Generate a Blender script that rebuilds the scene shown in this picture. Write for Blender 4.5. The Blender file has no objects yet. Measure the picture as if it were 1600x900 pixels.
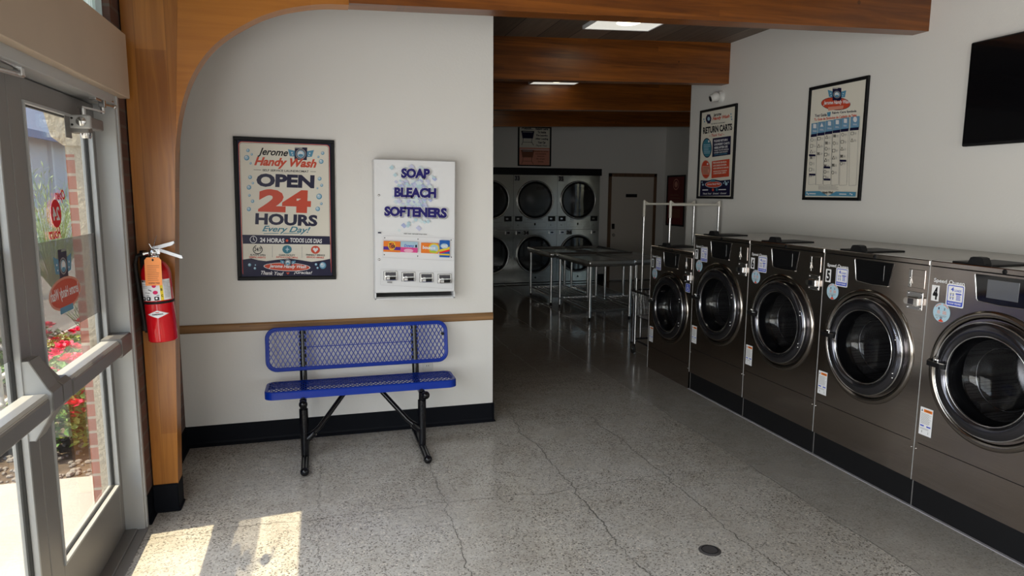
import bpy, math, random
from mathutils import Vector, Matrix
R = math.radians
PI = math.pi
rnd = random.Random(7)
SC = bpy.context.scene
COL = SC.collection

# ---------------------------------------------------------------- camera, sky, sun, light
cam = bpy.data.cameras.new('camera')
cam.lens = 23.8536
cam.sensor_width = 36
cam.clip_start = .02
cam.clip_end = 200
camo = bpy.data.objects.new('camera', cam)
COL.objects.link(camo)
_r = Vector((0.9619681, -0.2731029, 0.0056720))
_u = Vector((0.0324295, 0.1347966, 0.9903425))
_f = Vector((0.2712299, 0.9524939, -0.1385267))
camo.matrix_world = Matrix(((_r.x, _u.x, -_f.x, 0), (_r.y, _u.y, -_f.y, 0), (_r.z, _u.z, -_f.z, 1.65), (0, 0, 0, 1)))
SC.camera = camo
SC.view_settings.view_transform = 'Standard'
SC.view_settings.look = 'None'
SC.view_settings.exposure = 0.0
SC.view_settings.gamma = 1
SC.view_settings.use_curve_mapping = False
try:
    SC.cycles.use_denoising = True
    SC.cycles.max_bounces = 10
    SC.cycles.diffuse_bounces = 5
    SC.cycles.transparent_max_bounces = 16
    SC.cycles.sample_clamp_indirect = 4
    SC.cycles.caustics_reflective = False
    SC.cycles.caustics_refractive = False
    SC.cycles.blur_glossy = 0.6
except Exception:
    pass

W = bpy.data.worlds.new('sky')
SC.world = W
W.use_nodes = True
_n = W.node_tree.nodes
_bg = _n['Background']
_sky = _n.new('ShaderNodeTexSky')
_sky.sky_type = 'NISHITA'
_sky.sun_disc = False
_sky.sun_elevation = R(60)
_sky.sun_rotation = R(250)
_sky.air_density = 1.2
_sky.dust_density = 2.0
W.node_tree.links.new(_sky.outputs[0], _bg.inputs[0])
_bg.inputs[1].default_value = 0.34

def lamp(name, kind, energy, loc, direction, color=(1, 1, 1), size=None, sy=None, angle=None, spread=None):
    l = bpy.data.lights.new(name, kind)
    l.energy = energy
    l.color = color
    if size is not None:
        l.shape = 'RECTANGLE'
        l.size = size
        l.size_y = sy
    if angle is not None:
        l.angle = angle
    if spread is not None:
        l.spread = spread
    o = bpy.data.objects.new(name, l)
    o.location = loc
    o.rotation_euler = Vector(direction).to_track_quat('-Z', 'Y').to_euler()
    COL.objects.link(o)
    return o
lamp('sun', 'SUN', 9.5, (-6, 1, 9), (.44, .04, -1), (1, .83, .56), angle=R(.53))
# daylight entering through the two window walls behind the camera and the transom
lamp('daylight_left_windows', 'AREA', 145, (-.80, -.95, 1.35), (1, .10, -.06), (1, .985, .96), size=4.2, sy=1.5)
lamp('daylight_front_windows', 'AREA', 22, (1.3, -3.40, 1.45), (0, 1, -.05), (1, .985, .96), size=3.4, sy=1.6)
lamp('daylight_door', 'AREA', 27, (-.835, 2.4, 1.15), (1, 0, -.08), (.93, .97, 1.0), size=1.7, sy=1.6)

# ---------------------------------------------------------------- materials
def nodes_of(m):
    m.use_nodes = True
    return m.node_tree.nodes, m.node_tree.links, m.node_tree.nodes['Principled BSDF']

def M(name, c, rough=.5, metal=0, coat=0, emis=None, es=0, spec=.5, bump=None, var=None):
    """plain procedural material: colour with a slight noise variation and optional fine bump"""
    m = bpy.data.materials.new(name)
    n, l, b = nodes_of(m)
    b.inputs['Roughness'].default_value = rough
    b.inputs['Metallic'].default_value = metal
    b.inputs['Coat Weight'].default_value = coat
    b.inputs['Coat Roughness'].default_value = .06
    b.inputs['Specular IOR Level'].default_value = spec
    b.inputs['Base Color'].default_value = (*c, 1)
    if emis:
        b.inputs['Emission Color'].default_value = (*emis, 1)
        b.inputs['Emission Strength'].default_value = es
    if var or bump:
        tc = n.new('ShaderNodeTexCoord')
        nz = n.new('ShaderNodeTexNoise')
        nz.inputs['Scale'].default_value = (var or (0, 8))[1]
        nz.inputs['Detail'].default_value = 4
        l.new(tc.outputs['Object'], nz.inputs['Vector'])
        if var:
            rp = n.new('ShaderNodeValToRGB')
            a = var[0]
            rp.color_ramp.elements[0].position = .3
            rp.color_ramp.elements[1].position = .7
            rp.color_ramp.elements[0].color = (*[x * (1 - a) for x in c], 1)
            rp.color_ramp.elements[1].color = (*[min(1, x * (1 + a)) for x in c], 1)
            l.new(nz.outputs['Fac'], rp.inputs[0])
            l.new(rp.outputs[0], b.inputs['Base Color'])
        if bump:
            nb = n.new('ShaderNodeTexNoise')
            nb.inputs['Scale'].default_value = bump[1]
            nb.inputs['Detail'].default_value = 3
            l.new(tc.outputs['Object'], nb.inputs['Vector'])
            bp = n.new('ShaderNodeBump')
            bp.inputs['Strength'].default_value = bump[0]
            bp.inputs['Distance'].default_value = .01
            l.new(nb.outputs['Fac'], bp.inputs['Height'])
            l.new(bp.outputs[0], b.inputs['Normal'])
    return m

class G:
    """tiny node graph helper"""
    def __init__(s, m):
        s.n, s.l, s.b = nodes_of(m)
    def tex(s, kind, vec=None, **kw):
        t = s.n.new('ShaderNodeTex' + kind)
        for k, v in kw.items():
            if k in ('feature', 'noise_dimensions', 'distance'):
                setattr(t, k, v)
            else:
                t.inputs[k].default_value = v
        if vec is not None:
            s.l.new(vec, t.inputs['Vector'])
        return t
    def obj(s, scale=(1, 1, 1)):
        tc = s.n.new('ShaderNodeTexCoord')
        mp = s.n.new('ShaderNodeMapping')
        mp.inputs['Scale'].default_value = scale
        s.l.new(tc.outputs['Object'], mp.inputs['Vector'])
        return mp.outputs[0]
    def m(s, op, a, b=0.0, c=0.0):
        t = s.n.new('ShaderNodeMath')
        t.operation = op
        for i, v in enumerate((a, b, c)):
            if isinstance(v, (int, float)):
                t.inputs[i].default_value = v
            else:
                s.l.new(v, t.inputs[i])
        return t.outputs[0]
    def sep(s, v):
        t = s.n.new('ShaderNodeSeparateXYZ')
        s.l.new(v, t.inputs[0])
        return t.outputs
    def comb(s, x, y, z):
        t = s.n.new('ShaderNodeCombineXYZ')
        for i, v in enumerate((x, y, z)):
            if isinstance(v, (int, float)):
                t.inputs[i].default_value = v
            else:
                s.l.new(v, t.inputs[i])
        return t.outputs[0]
    def ramp(s, fac, stops):
        t = s.n.new('ShaderNodeValToRGB')
        e = t.color_ramp.elements
        while len(e) < len(stops):
            e.new(.5)
        for i, (p, c) in enumerate(stops):
            e[i].position = p
            e[i].color = (*c, 1) if len(c) == 3 else c
        s.l.new(fac, t.inputs[0])
        return t.outputs[0]
    def mix(s, fac, a, b, mode='MIX'):
        t = s.n.new('ShaderNodeMix')
        t.data_type = 'RGBA'
        t.blend_type = mode
        for i, v in ((0, fac), (6, a), (7, b)):
            if isinstance(v, (int, float)):
                t.inputs[i].default_value = v
            elif isinstance(v, tuple):
                t.inputs[i].default_value = (*v, 1)
            else:
                s.l.new(v, t.inputs[i])
        return t.outputs[2]
    def bump(s, h, strength=.3, dist=.01):
        t = s.n.new('ShaderNodeBump')
        t.inputs['Strength'].default_value = strength
        t.inputs['Distance'].default_value = dist
        s.l.new(h, t.inputs['Height'])
        s.l.new(t.outputs[0], s.b.inputs['Normal'])
    def color(s, v):
        s.l.new(v, s.b.inputs['Base Color'])
    def rough(s, v):
        s.l.new(v, s.b.inputs['Roughness'])

def wood(name, axis, dark, light, lam=.04, rough=.38, lam_axis=None):
    m = bpy.data.materials.new(name)
    g = G(m)
    sc = [14, 14, 14]
    ai = 'xyz'.index(axis)
    sc[ai] = .8
    v = g.obj(tuple(sc))
    raw = g.obj()
    xyz = g.sep(raw)
    li = 'xyz'.index(lam_axis or ('z' if axis != 'z' else 'x'))
    layer = g.m('FLOOR', g.m('DIVIDE', xyz[li], lam))
    seg = g.m('FLOOR', g.m('ADD', g.m('DIVIDE', xyz[ai], 1.9), g.m('MULTIPLY', layer, .37)))
    wn = g.tex('WhiteNoise', g.comb(layer, seg, 0.0))
    nz = g.tex('Noise', v, Scale=2.2, Detail=5, Distortion=.9)
    nb = g.tex('Noise', raw, Scale=1.6, Detail=3)
    f = g.m('ADD', g.m('MULTIPLY', nz.outputs['Fac'], .62), g.m('ADD', g.m('MULTIPLY', wn.outputs['Value'], .2), g.m('MULTIPLY', nb.outputs['Fac'], .22)))
    c = g.ramp(f, [(.3, dark), (.75, light)])
    vo = g.tex('Voronoi', g.obj(tuple(.55 * q for q in ([1, 1, 1] if ai else [1, 1, 1]))), Scale=5)
    kn = g.m('LESS_THAN', vo.outputs['Distance'], .035)
    c = g.mix(g.m('MULTIPLY', kn, .6), c, tuple(q * .35 for q in dark))
    fr = g.m('FRACT', g.m('DIVIDE', xyz[li], lam))
    ln = g.m('LESS_THAN', fr, .03)
    c = g.mix(g.m('MULTIPLY', ln, .35), c, tuple(q * .5 for q in dark))
    g.color(c)
    g.b.inputs['Roughness'].default_value = rough
    g.bump(nz.outputs['Fac'], .12, .004)
    return m

m_wall = M('painted_wall_white', (.80, .785, .755), .55, bump=(.08, 60))
m_beam = wood('varnished_beam_wood', 'x', (.075, .019, .003), (.29, .090, .011), rough=.3)
m_post = wood('varnished_post_wood', 'z', (.24, .078, .010), (.50, .20, .035), lam=.135, rough=.33)
m_brace = wood('arch_plywood', 'x', (.34, .115, .014), (.48, .185, .028), lam=3.0, rough=.33)
m_oak = wood('oak_rail_wood', 'x', (.16, .075, .025), (.38, .20, .075), lam=.011, rough=.5)
m_trimwood = wood('brown_door_casing_wood', 'z', (.10, .055, .03), (.2, .11, .06), lam=.02, rough=.5)
m_taupe = M('taupe_painted_panel', (.60, .48, .37), .5, var=(.05, 2))
m_base = M('black_vinyl_base', (.004, .005, .008), .6, spec=.12)
m_black = M('matte_black', (.008, .008, .009), .5, spec=.2)
m_gloss = M('black_glass', (.004, .004, .005), .06, coat=.6)
m_alu = M('white_aluminium', (.50, .51, .52), .4, metal=.2)
m_alud = M('grey_shaded_aluminium', (.24, .23, .225), .42, metal=.3)  # shaded tone of the aluminium, painted on door faces turned to the room
m_chrome = M('chrome', (.72, .72, .72), .12, metal=1)
m_steel = M('stainless_steel', (.55, .55, .55), .25, metal=1)
m_dsteel = M('dark_polished_ring', (.10, .10, .115), .13, metal=.9)
m_rubber = M('black_rubber', (.012, .012, .012), .6)
m_white = M('white_enamel', (.80, .81, .83), .3)
m_blue = M('blue_plastisol', (.003, .032, .33), .25, spec=.3)
m_blkpipe = M('black_powder_coat', (.004, .004, .006), .16, spec=.35)
m_red = M('red_extinguisher_paint', (.52, .004, .010), .12, coat=.2, spec=.4)
m_line = M('pale_sealant', (.34, .33, .35), .6)
m_outlet = M('white_plastic', (.7, .7, .68), .35)

def brick(name, c1, c2, mortar, bw=.21, bh=.075):
    m = bpy.data.materials.new(name)
    g = G(m)
    raw = g.obj()
    x = g.sep(raw)
    v = g.comb(g.m('ADD', x[0], x[1]), x[2], 0.0)
    t = g.tex('Brick', v)
    t.inputs['Scale'].default_value = 1
    t.inputs['Color1'].default_value = (*c1, 1)
    t.inputs['Color2'].default_value = (*c2, 1)
    t.inputs['Mortar'].default_value = (*mortar, 1)
    t.inputs['Mortar Size'].default_value = .007
    t.inputs['Brick Width'].default_value = bw
    t.inputs['Row Height'].default_value = bh
    g.color(t.outputs['Color'])
    nz = g.tex('Noise', raw, Scale=70, Detail=3)
    g.bump(g.m('SUBTRACT', g.m('MULTIPLY', nz.outputs['Fac'], .3), t.outputs['Fac']), .5, .006)
    g.b.inputs['Roughness'].default_value = .8
    return m
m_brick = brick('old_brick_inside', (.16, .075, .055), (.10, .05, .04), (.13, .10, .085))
m_brickout = brick('red_brick_outside', (.50, .17, .11), (.42, .15, .10), (.55, .45, .36))

def floor_mat():
    m = bpy.data.materials.new('polished_aggregate_concrete')
    g = G(m)
    raw = g.obj()
    x = g.sep(raw)
    big = g.tex('Noise', raw, Scale=.9, Detail=5, Roughness=.6)
    mid = g.tex('Noise', raw, Scale=7, Detail=5, Roughness=.65)
    base = g.ramp(g.m('ADD', g.m('MULTIPLY', big.outputs['Fac'], .6), g.m('MULTIPLY', mid.outputs['Fac'], .4)),
                  [(.30, (.36, .325, .28)), (.5, (.50, .475, .435)), (.68, (.60, .585, .56))])
    # fine sand and pebbles
    v1 = g.tex('Voronoi', raw, Scale=150)
    grains = g.ramp(g.sep(v1.outputs['Color'])[0], [(.0, (.22, .21, .20)), (.13, (.5, .48, .46)), (.24, (.88, .87, .85)), (.9, (1, 1, 1)), (1, (1.5, 1.45, 1.35))])
    fad = g.tex('Noise', raw, Scale=2.3, Detail=4)
    amt = g.ramp(fad.outputs['Fac'], [(.36, (.6, .6, .6)), (.6, (1, 1, 1))])
    c = g.mix(amt, base, g.mix(1.0, base, grains, 'MULTIPLY'))
    v2 = g.tex('Voronoi', raw, Scale=70)
    peb = g.m('MULTIPLY', g.m('GREATER_THAN', g.sep(v2.outputs['Color'])[1], .90), g.m('LESS_THAN', v2.outputs['Distance'], .32))
    c = g.mix(g.m('MULTIPLY', peb, .4), c, (.05, .045, .04))
    # cracks running along the room, slow wobble plus fine jitter
    n1 = g.tex('Noise', g.comb(g.m('MULTIPLY', x[1], 1.3), 0.0, 0.0), Scale=1, Detail=8, Roughness=.72)
    wob = g.m('MULTIPLY', g.m('SUBTRACT', n1.outputs['Fac'], .5), .34)
    n2 = g.tex('Noise', g.comb(0.0, g.m('MULTIPLY', x[0], 1.4), 3.0), Scale=1, Detail=8, Roughness=.7)
    wob2 = g.m('MULTIPLY', g.m('SUBTRACT', n2.outputs['Fac'], .5), .30)
    br = g.tex('Noise', raw, Scale=3.1, Detail=2)
    crack = None
    for (ax, pos, w, amp) in ((0, 1.335, .0042, 1), (0, 1.92, .0032, .8), (0, .60, .0028, .9), (0, 2.50, .004, .35), (1, 3.41, .003, 1), (0, -.05, .002, 1.2), (1, 2.05, .003, 1), (1, 5.35, .003, 1), (1, 7.5, .003, 1), (0, 3.2, .003, .5)):
        wv = g.m('MULTIPLY', wob if ax == 0 else wob2, amp)
        d = g.m('ABSOLUTE', g.m('SUBTRACT', g.m('ADD', x[ax], wv), pos))
        k = g.m('SUBTRACT', 1.0, g.m('DIVIDE', d, g.m('MULTIPLY', br.outputs['Fac'], w * 2)))
        k = g.m('MAXIMUM', k, 0.0)
        crack = k if crack is None else g.m('MAXIMUM', crack, k)
    crack = g.m('MINIMUM', g.m('MULTIPLY', crack, 2.0), 1.0)
    c = g.mix(g.m('MULTIPLY', crack, .8), c, (.04, .036, .03))
    # trench patch of smoother grey concrete beside the washers
    edge = g.m('ADD', x[0], g.m('MULTIPLY', wob, .35))
    patch = g.m('GREATER_THAN', edge, 2.50)
    c = g.mix(g.m('MULTIPLY', patch, .6), c, g.mix(mid.outputs['Fac'], (.25, .235, .21), (.38, .36, .33)))
    # browner, darker and glossier deeper in the room
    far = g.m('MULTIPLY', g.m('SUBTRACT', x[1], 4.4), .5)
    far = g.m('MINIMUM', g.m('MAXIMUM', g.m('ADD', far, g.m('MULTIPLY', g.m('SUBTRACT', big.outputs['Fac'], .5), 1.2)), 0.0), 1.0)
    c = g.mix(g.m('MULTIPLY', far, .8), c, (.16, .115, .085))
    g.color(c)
    r = g.ramp(g.tex('Noise', raw, Scale=1.7, Detail=4).outputs['Fac'], [(.35, (.17, .17, .17)), (.65, (.30, .30, .30))])
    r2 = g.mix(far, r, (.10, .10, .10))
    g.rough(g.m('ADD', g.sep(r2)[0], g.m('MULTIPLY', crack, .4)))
    g.bump(g.m('SUBTRACT', g.m('MULTIPLY', mid.outputs['Fac'], .12), crack), .35, .004)
    return m
m_floor = floor_mat()

def ceil_mat():
    m = bpy.data.materials.new('dark_plank_ceiling')
    g = G(m)
    raw = g.obj()
    x = g.sep(raw)
    px = g.m('DIVIDE', g.m('ADD', x[0], 10), .29)
    row = g.m('FLOOR', px)
    seg = g.m('FLOOR', g.m('ADD', g.m('DIVIDE', x[1], 2.2), g.m('MULTIPLY', row, .43)))
    wn = g.tex('WhiteNoise', g.comb(row, seg, 0.0))
    nz = g.tex('Noise', g.obj((14, .8, 14)), Scale=2, Detail=5)
    f = g.m('ADD', g.m('MULTIPLY', wn.outputs['Value'], .4), g.m('MULTIPLY', nz.outputs['Fac'], .6))
    c = g.ramp(f, [(.25, (.10, .075, .058)), (.75, (.20, .155, .12))])
    ln = g.m('LESS_THAN', g.m('FRACT', px), .03)
    c = g.mix(ln, c, (.012, .01, .008))
    g.color(c)
    g.b.inputs['Roughness'].default_value = .6
    return m
m_ceil = ceil_mat()

def brushed(name, c, rough, scale=(3, 3, 260), amt=.14, metal=.9):
    m = bpy.data.materials.new(name)
    g = G(m)
    nz = g.tex('Noise', g.obj(scale), Scale=1.2, Detail=2)
    col = g.ramp(nz.outputs['Fac'], [(.3, tuple(q * (1 - amt) for q in c)), (.7, tuple(min(1, q * (1 + amt)) for q in c))])
    g.color(col)
    g.b.inputs['Metallic'].default_value = metal
    g.b.inputs['Roughness'].default_value = rough
    return m
m_wash = brushed('dark_bronze_stainless', (.46, .41, .38), .17, metal=1, amt=.08)
m_washtop = brushed('washer_top_steel', (.42, .40, .375), .34, (3, 260, 3))
m_dry = M('dryer_stainless', (.60, .60, .57), .16, metal=1, bump=(.6, 1.8))
m_tabletop = brushed('table_stainless', (.55, .55, .54), .26, (200, 3, 3))

def drum_mat():
    m = bpy.data.materials.new('perforated_drum')
    g = G(m)
    v = g.tex('Voronoi', g.obj(), Scale=130, Randomness=.25)
    d = g.m('LESS_THAN', v.outputs['Distance'], .32)
    g.color(g.mix(d, (.34, .33, .32), (.01, .01, .01)))
    g.b.inputs['Metallic'].default_value = .85
    g.b.inputs['Roughness'].default_value = .3
    return m
m_drum = drum_mat()

def glass(name, tint, gl=.12, rough=.0):
    m = bpy.data.materials.new(name)
    m.use_nodes = True
    n, l = m.node_tree.nodes, m.node_tree.links
    n.remove(n['Principled BSDF'])
    tr = n.new('ShaderNodeBsdfTransparent')
    tr.inputs[0].default_value = (*tint, 1)
    gs = n.new('ShaderNodeBsdfGlossy')
    gs.inputs['Roughness'].default_value = rough
    gs.inputs[0].default_value = (1, 1, 1, 1)
    lw = n.new('ShaderNodeLayerWeight')
    lw.inputs[0].default_value = .5
    pw = n.new('ShaderNodeMath')
    pw.operation = 'POWER'
    l.new(lw.outputs['Facing'], pw.inputs[0])
    pw.inputs[1].default_value = 4.5
    ma = n.new('ShaderNodeMath')
    ma.operation = 'MULTIPLY_ADD'
    l.new(pw.outputs[0], ma.inputs[0])
    ma.inputs[1].default_value = .85
    ma.inputs[2].default_value = gl
    mx = n.new('ShaderNodeMixShader')
    l.new(ma.outputs[0], mx.inputs[0])
    l.new(tr.outputs[0], mx.inputs[1])
    l.new(gs.outputs[0], mx.inputs[2])
    l.new(mx.outputs[0], n['Material Output'].inputs[0])
    return m
m_glass = glass('clear_window_glass', (.95, .97, .96), .03)
m_doorglass = glass('washer_door_glass', (.5, .51, .55), .02, .02)
m_dryglass = glass('dryer_door_glass', (.42, .42, .44), .08, .02)

def film_mat():
    m = bpy.data.materials.new('grey_window_film')
    m.use_nodes = True
    n, l = m.node_tree.nodes, m.node_tree.links
    b = n['Principled BSDF']
    b.inputs['Base Color'].default_value = (.36, .35, .35, 1)
    b.inputs['Roughness'].default_value = .4
    tr = n.new('ShaderNodeBsdfTransparent')
    tr.inputs[0].default_value = (.74, .73, .73, 1)
    mx = n.new('ShaderNodeMixShader')
    mx.inputs[0].default_value = .24
    l.new(tr.outputs[0], mx.inputs[1])
    l.new(b.outputs[0], mx.inputs[2])
    l.new(mx.outputs[0], n['Material Output'].inputs[0])
    return m
m_film = film_mat()

def reeded():
    m = bpy.data.materials.new('wavy_translucent_glass')
    g = G(m)
    n, l = m.node_tree.nodes, m.node_tree.links
    nz = g.tex('Noise', g.obj((1, 9, 1.2)), Scale=3.0, Detail=3, Distortion=1.5)
    c = g.ramp(nz.outputs['Fac'], [(.3, (.45, .55, .48)), (.5, (.85, .9, .86)), (.65, (1, 1, 1))])
    tl = n.new('ShaderNodeBsdfTranslucent')
    tr = n.new('ShaderNodeBsdfTransparent')
    l.new(c, tl.inputs[0])
    l.new(c, tr.inputs[0])
    mx = n.new('ShaderNodeMixShader')
    mx.inputs[0].default_value = .6
    l.new(tr.outputs[0], mx.inputs[1])
    l.new(tl.outputs[0], mx.inputs[2])
    l.new(mx.outputs[0], n['Material Output'].inputs[0])
    return m
m_reeded = reeded()

# flat print colours
INK = {}
def ink(name, c, rough=.35, coat=.0):
    if name not in INK:
        INK[name] = M('print_' + name, c, rough + .1, coat=coat * .1, spec=.16)
    return INK[name]
cream = ink('cream', (.80, .765, .67), .3, .35)
navy = ink('navy', (.012, .011, .045), .3, .35)
redi = ink('red', (.62, .075, .035), .3, .35)
sky_ = ink('sky_blue', (.10, .30, .46), .3, .35)
pale = ink('pale_blue', (.42, .60, .72), .3, .35)
whit = ink('white', (.80, .80, .82), .3, .35)
blak = ink('black', (.012, .012, .014), .35)
pink = ink('salmon', (.70, .30, .22), .3, .35)
sblue = ink('sticker_blue', (.06, .10, .55), .3)
teal = ink('teal', (.05, .22, .30), .3, .35)
grey = ink('grey', (.32, .32, .33), .4)
orng = ink('orange', (.85, .22, .03), .3)
yell = ink('yellow', (.80, .60, .05), .3)
decal = ink('decal_red', (.80, .015, .03), .4)
purp = ink('purple', (.10, .03, .30), .3)
brow = ink('brown', (.25, .10, .06), .4)
dred = ink('dark_red', (.20, .035, .035), .35, .3)

# ---------------------------------------------------------------- mesh helpers
class MB:
    def __init__(s):
        s.v, s.f, s.m, s.sm, s.mats = [], [], [], [], []
    def mi(s, mat):
        if mat not in s.mats:
            s.mats.append(mat)
        return s.mats.index(mat)
    def add(s, vs, fs, mat, smooth=False, T=None):
        o = len(s.v)
        s.v += [tuple(T @ Vector(v)) if T else tuple(v) for v in vs]
        k = s.mi(mat)
        for f in fs:
            s.f.append([i + o for i in f])
            s.m.append(k)
            s.sm.append(smooth)
        return s
    def box(s, a, b, mat, bev=0, T=None):
        a, b = [min(p, q) for p, q in zip(a, b)], [max(p, q) for p, q in zip(a, b)]
        e = min([bev] + [(q - p) * .49 for p, q in zip(a, b)])
        if e <= 0:
            vs = [(x, y, z) for x in (a[0], b[0]) for y in (a[1], b[1]) for z in (a[2], b[2])]
            fs = [(0, 1, 3, 2), (4, 6, 7, 5), (0, 4, 5, 1), (2, 3, 7, 6), (0, 2, 6, 4), (1, 5, 7, 3)]
            return s.add(vs, fs, mat, False, T)
        # chamfered box: each corner has three vertices
        vs, idx = [], {}
        for ix in (0, 1):
            for iy in (0, 1):
                for iz in (0, 1):
                    c = [(a, b)[i][k] for k, i in enumerate((ix, iy, iz))]
                    sg = [1 if i == 0 else -1 for i in (ix, iy, iz)]
                    for ax in range(3):
                        p = [c[k] + (0 if k == ax else sg[k] * e) for k in range(3)]
                        idx[(ix, iy, iz, ax)] = len(vs)
                        vs.append(p)
        fs = []
        for ax in range(3):
            o1, o2 = [(1, 2), (0, 2), (0, 1)][ax]
            for sd in (0, 1):
                q = []
                for (p1, p2) in ((0, 0), (1, 0), (1, 1), (0, 1)):
                    k = [0, 0, 0]
                    k[ax], k[o1], k[o2] = sd, p1, p2
                    q.append(idx[(*k, ax)])
                fs.append(q)
            for p1 in (0, 1):
                for p2 in (0, 1):
                    k0, k1 = [0, 0, 0], [0, 0, 0]
                    k0[o1], k0[o2], k1[o1], k1[o2] = p1, p2, p1, p2
                    k1[ax] = 1
                    fs.append((idx[(*k0, o1)], idx[(*k1, o1)], idx[(*k1, o2)], idx[(*k0, o2)]))
        for ix in (0, 1):
            for iy in (0, 1):
                for iz in (0, 1):
                    fs.append([idx[(ix, iy, iz, q)] for q in range(3)])
        return s.add(vs, fs, mat, False, T)
    def tube(s, pts, r, mat, n=12, closed=False, cap=True):
        pts = [Vector(p) for p in pts]
        rs = r if isinstance(r, (list, tuple)) else [r] * len(pts)
        vs, fs = [], []
        N = len(pts)
        up = None
        for i, p in enumerate(pts):
            if closed:
                d = (pts[(i + 1) % N] - pts[i - 1]).normalized()
            else:
                d = (pts[min(i + 1, N - 1)] - pts[max(i - 1, 0)]).normalized()
            if up is None:
                up = d.orthogonal().normalized()
            up = (up - d * up.dot(d)).normalized()
            sd = d.cross(up)
            for k in range(n):
                a = 2 * PI * k / n
                vs.append(p + (up * math.cos(a) + sd * math.sin(a)) * rs[i])
        for i in range(N if closed else N - 1):
            j = (i + 1) % N
            for k in range(n):
                fs.append((i * n + k, i * n + (k + 1) % n, j * n + (k + 1) % n, j * n + k))
        s.add(vs, fs, mat, True)
        if cap and not closed:
            s.add(vs[:n], [list(range(n))[::-1]], mat)
            s.add(vs[-n:], [list(range(n))], mat)
        return s
    def lathe(s, prof, mat, c=(0, 0, 0), axis='y', n=48, smooth=True, T=None):
        """prof: list of (r, h); axis: revolution axis"""
        vs, fs = [], []
        for (r, h) in prof:
            for k in range(n):
                a = 2 * PI * k / n
                x, y = r * math.cos(a), r * math.sin(a)
                if axis == 'y':
                    v = (c[0] + x, c[1] + h, c[2] + y)
                elif axis == 'z':
                    v = (c[0] + x, c[1] + y, c[2] + h)
                else:
                    v = (c[0] + h, c[1] + x, c[2] + y)
                vs.append(v)
        for i in range(len(prof) - 1):
            for k in range(n):
                fs.append((i * n + k, i * n + (k + 1) % n, (i + 1) * n + (k + 1) % n, (i + 1) * n + k))
        return s.add(vs, fs, mat, smooth, T)
    def prism(s, poly, y0, y1, mat, T=None, plane='xz'):
        n = len(poly)
        def P(p, d):
            return (p[0], d, p[1]) if plane == 'xz' else ((d, p[0], p[1]) if plane == 'yz' else (p[0], p[1], d))
        vs = [P(p, y0) for p in poly] + [P(p, y1) for p in poly]
        fs = [list(range(n)), list(range(2 * n - 1, n - 1, -1))]
        fs += [(i, (i + 1) % n, n + (i + 1) % n, n + i) for i in range(n)]
        return s.add(vs, fs, mat, False, T)
    def sphere(s, c, r, mat, n=12, m=8, sc=(1, 1, 1)):
        vs, fs = [], []
        for i in range(m + 1):
            t = PI * i / m
            for k in range(n):
                a = 2 * PI * k / n
                vs.append((c[0] + r * sc[0] * math.sin(t) * math.cos(a), c[1] + r * sc[1] * math.sin(t) * math.sin(a), c[2] + r * sc[2] * math.cos(t)))
        for i in range(m):
            for k in range(n):
                fs.append((i * n + k, (i + 1) * n + k, (i + 1) * n + (k + 1) % n, i * n + (k + 1) % n))
        return s.add(vs, fs, mat, True)
    def build(s, name, parent=None, fix=True):
        me = bpy.data.meshes.new(name)
        me.from_pydata(s.v, [], s.f)
        for mt in s.mats:
            me.materials.append(mt)
        me.polygons.foreach_set('material_index', s.m)
        me.polygons.foreach_set('use_smooth', s.sm)
        me.update()
        if fix:
            import bmesh
            b = bmesh.new()
            b.from_mesh(me)
            bmesh.ops.recalc_face_normals(b, faces=b.faces)
            b.to_mesh(me)
            b.free()
        o = bpy.data.objects.new(name, me)
        COL.objects.link(o)
        if parent:
            o.parent = parent
        return o

def tag(o, label=None, cat=None, group=None, kind=None):
    if label:
        o['label'] = label
    if cat:
        o['category'] = cat
    if group:
        o['group'] = group
    if kind:
        o['kind'] = kind
    return o

def thing(name, label, cat, loc=(0, 0, 0), rz=0, group=None, rot=None):
    o = bpy.data.objects.new(name, None)
    o.empty_display_size = .1
    o.location = loc
    o.rotation_euler = rot or (0, 0, rz)
    COL.objects.link(o)
    return tag(o, label, cat, group)

def struct(name, mb, label=None, parent=None, cat=None):
    o = mb.build(name, parent)
    o['kind'] = 'structure'
    if label:
        o['label'] = label
    if cat:
        o['category'] = cat
    return o

def copy_thing(src, loc, rz=None, label=None):
    c = src.copy()
    COL.objects.link(c)
    c.location = loc
    if rz is not None:
        c.rotation_euler = (0, 0, rz)
    if label:
        c['label'] = label
    for ch in list(src.children):
        d = ch.copy()
        COL.objects.link(d)
        d.parent = c
        for g in list(ch.children):
            e = g.copy()
            COL.objects.link(e)
            e.parent = d
    return c

# ---------------------------------------------------------------- printed art
_tc = {}
def glyphs(t, bold, shear):
    k = (t, bold, shear)
    if k not in _tc:
        c = bpy.data.curves.new('t', 'FONT')
        c.body = t
        c.offset = bold
        c.shear = shear
        c.resolution_u = 3
        o = bpy.data.objects.new('t', c)
        me = bpy.data.meshes.new_from_object(o)
        vs = [(v.co.x, v.co.y) for v in me.vertices]
        fs = [list(p.vertices) for p in me.polygons]
        bpy.data.objects.remove(o)
        bpy.data.curves.remove(c)
        bpy.data.meshes.remove(me)
        _tc[k] = (vs, fs)
    return _tc[k]

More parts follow.
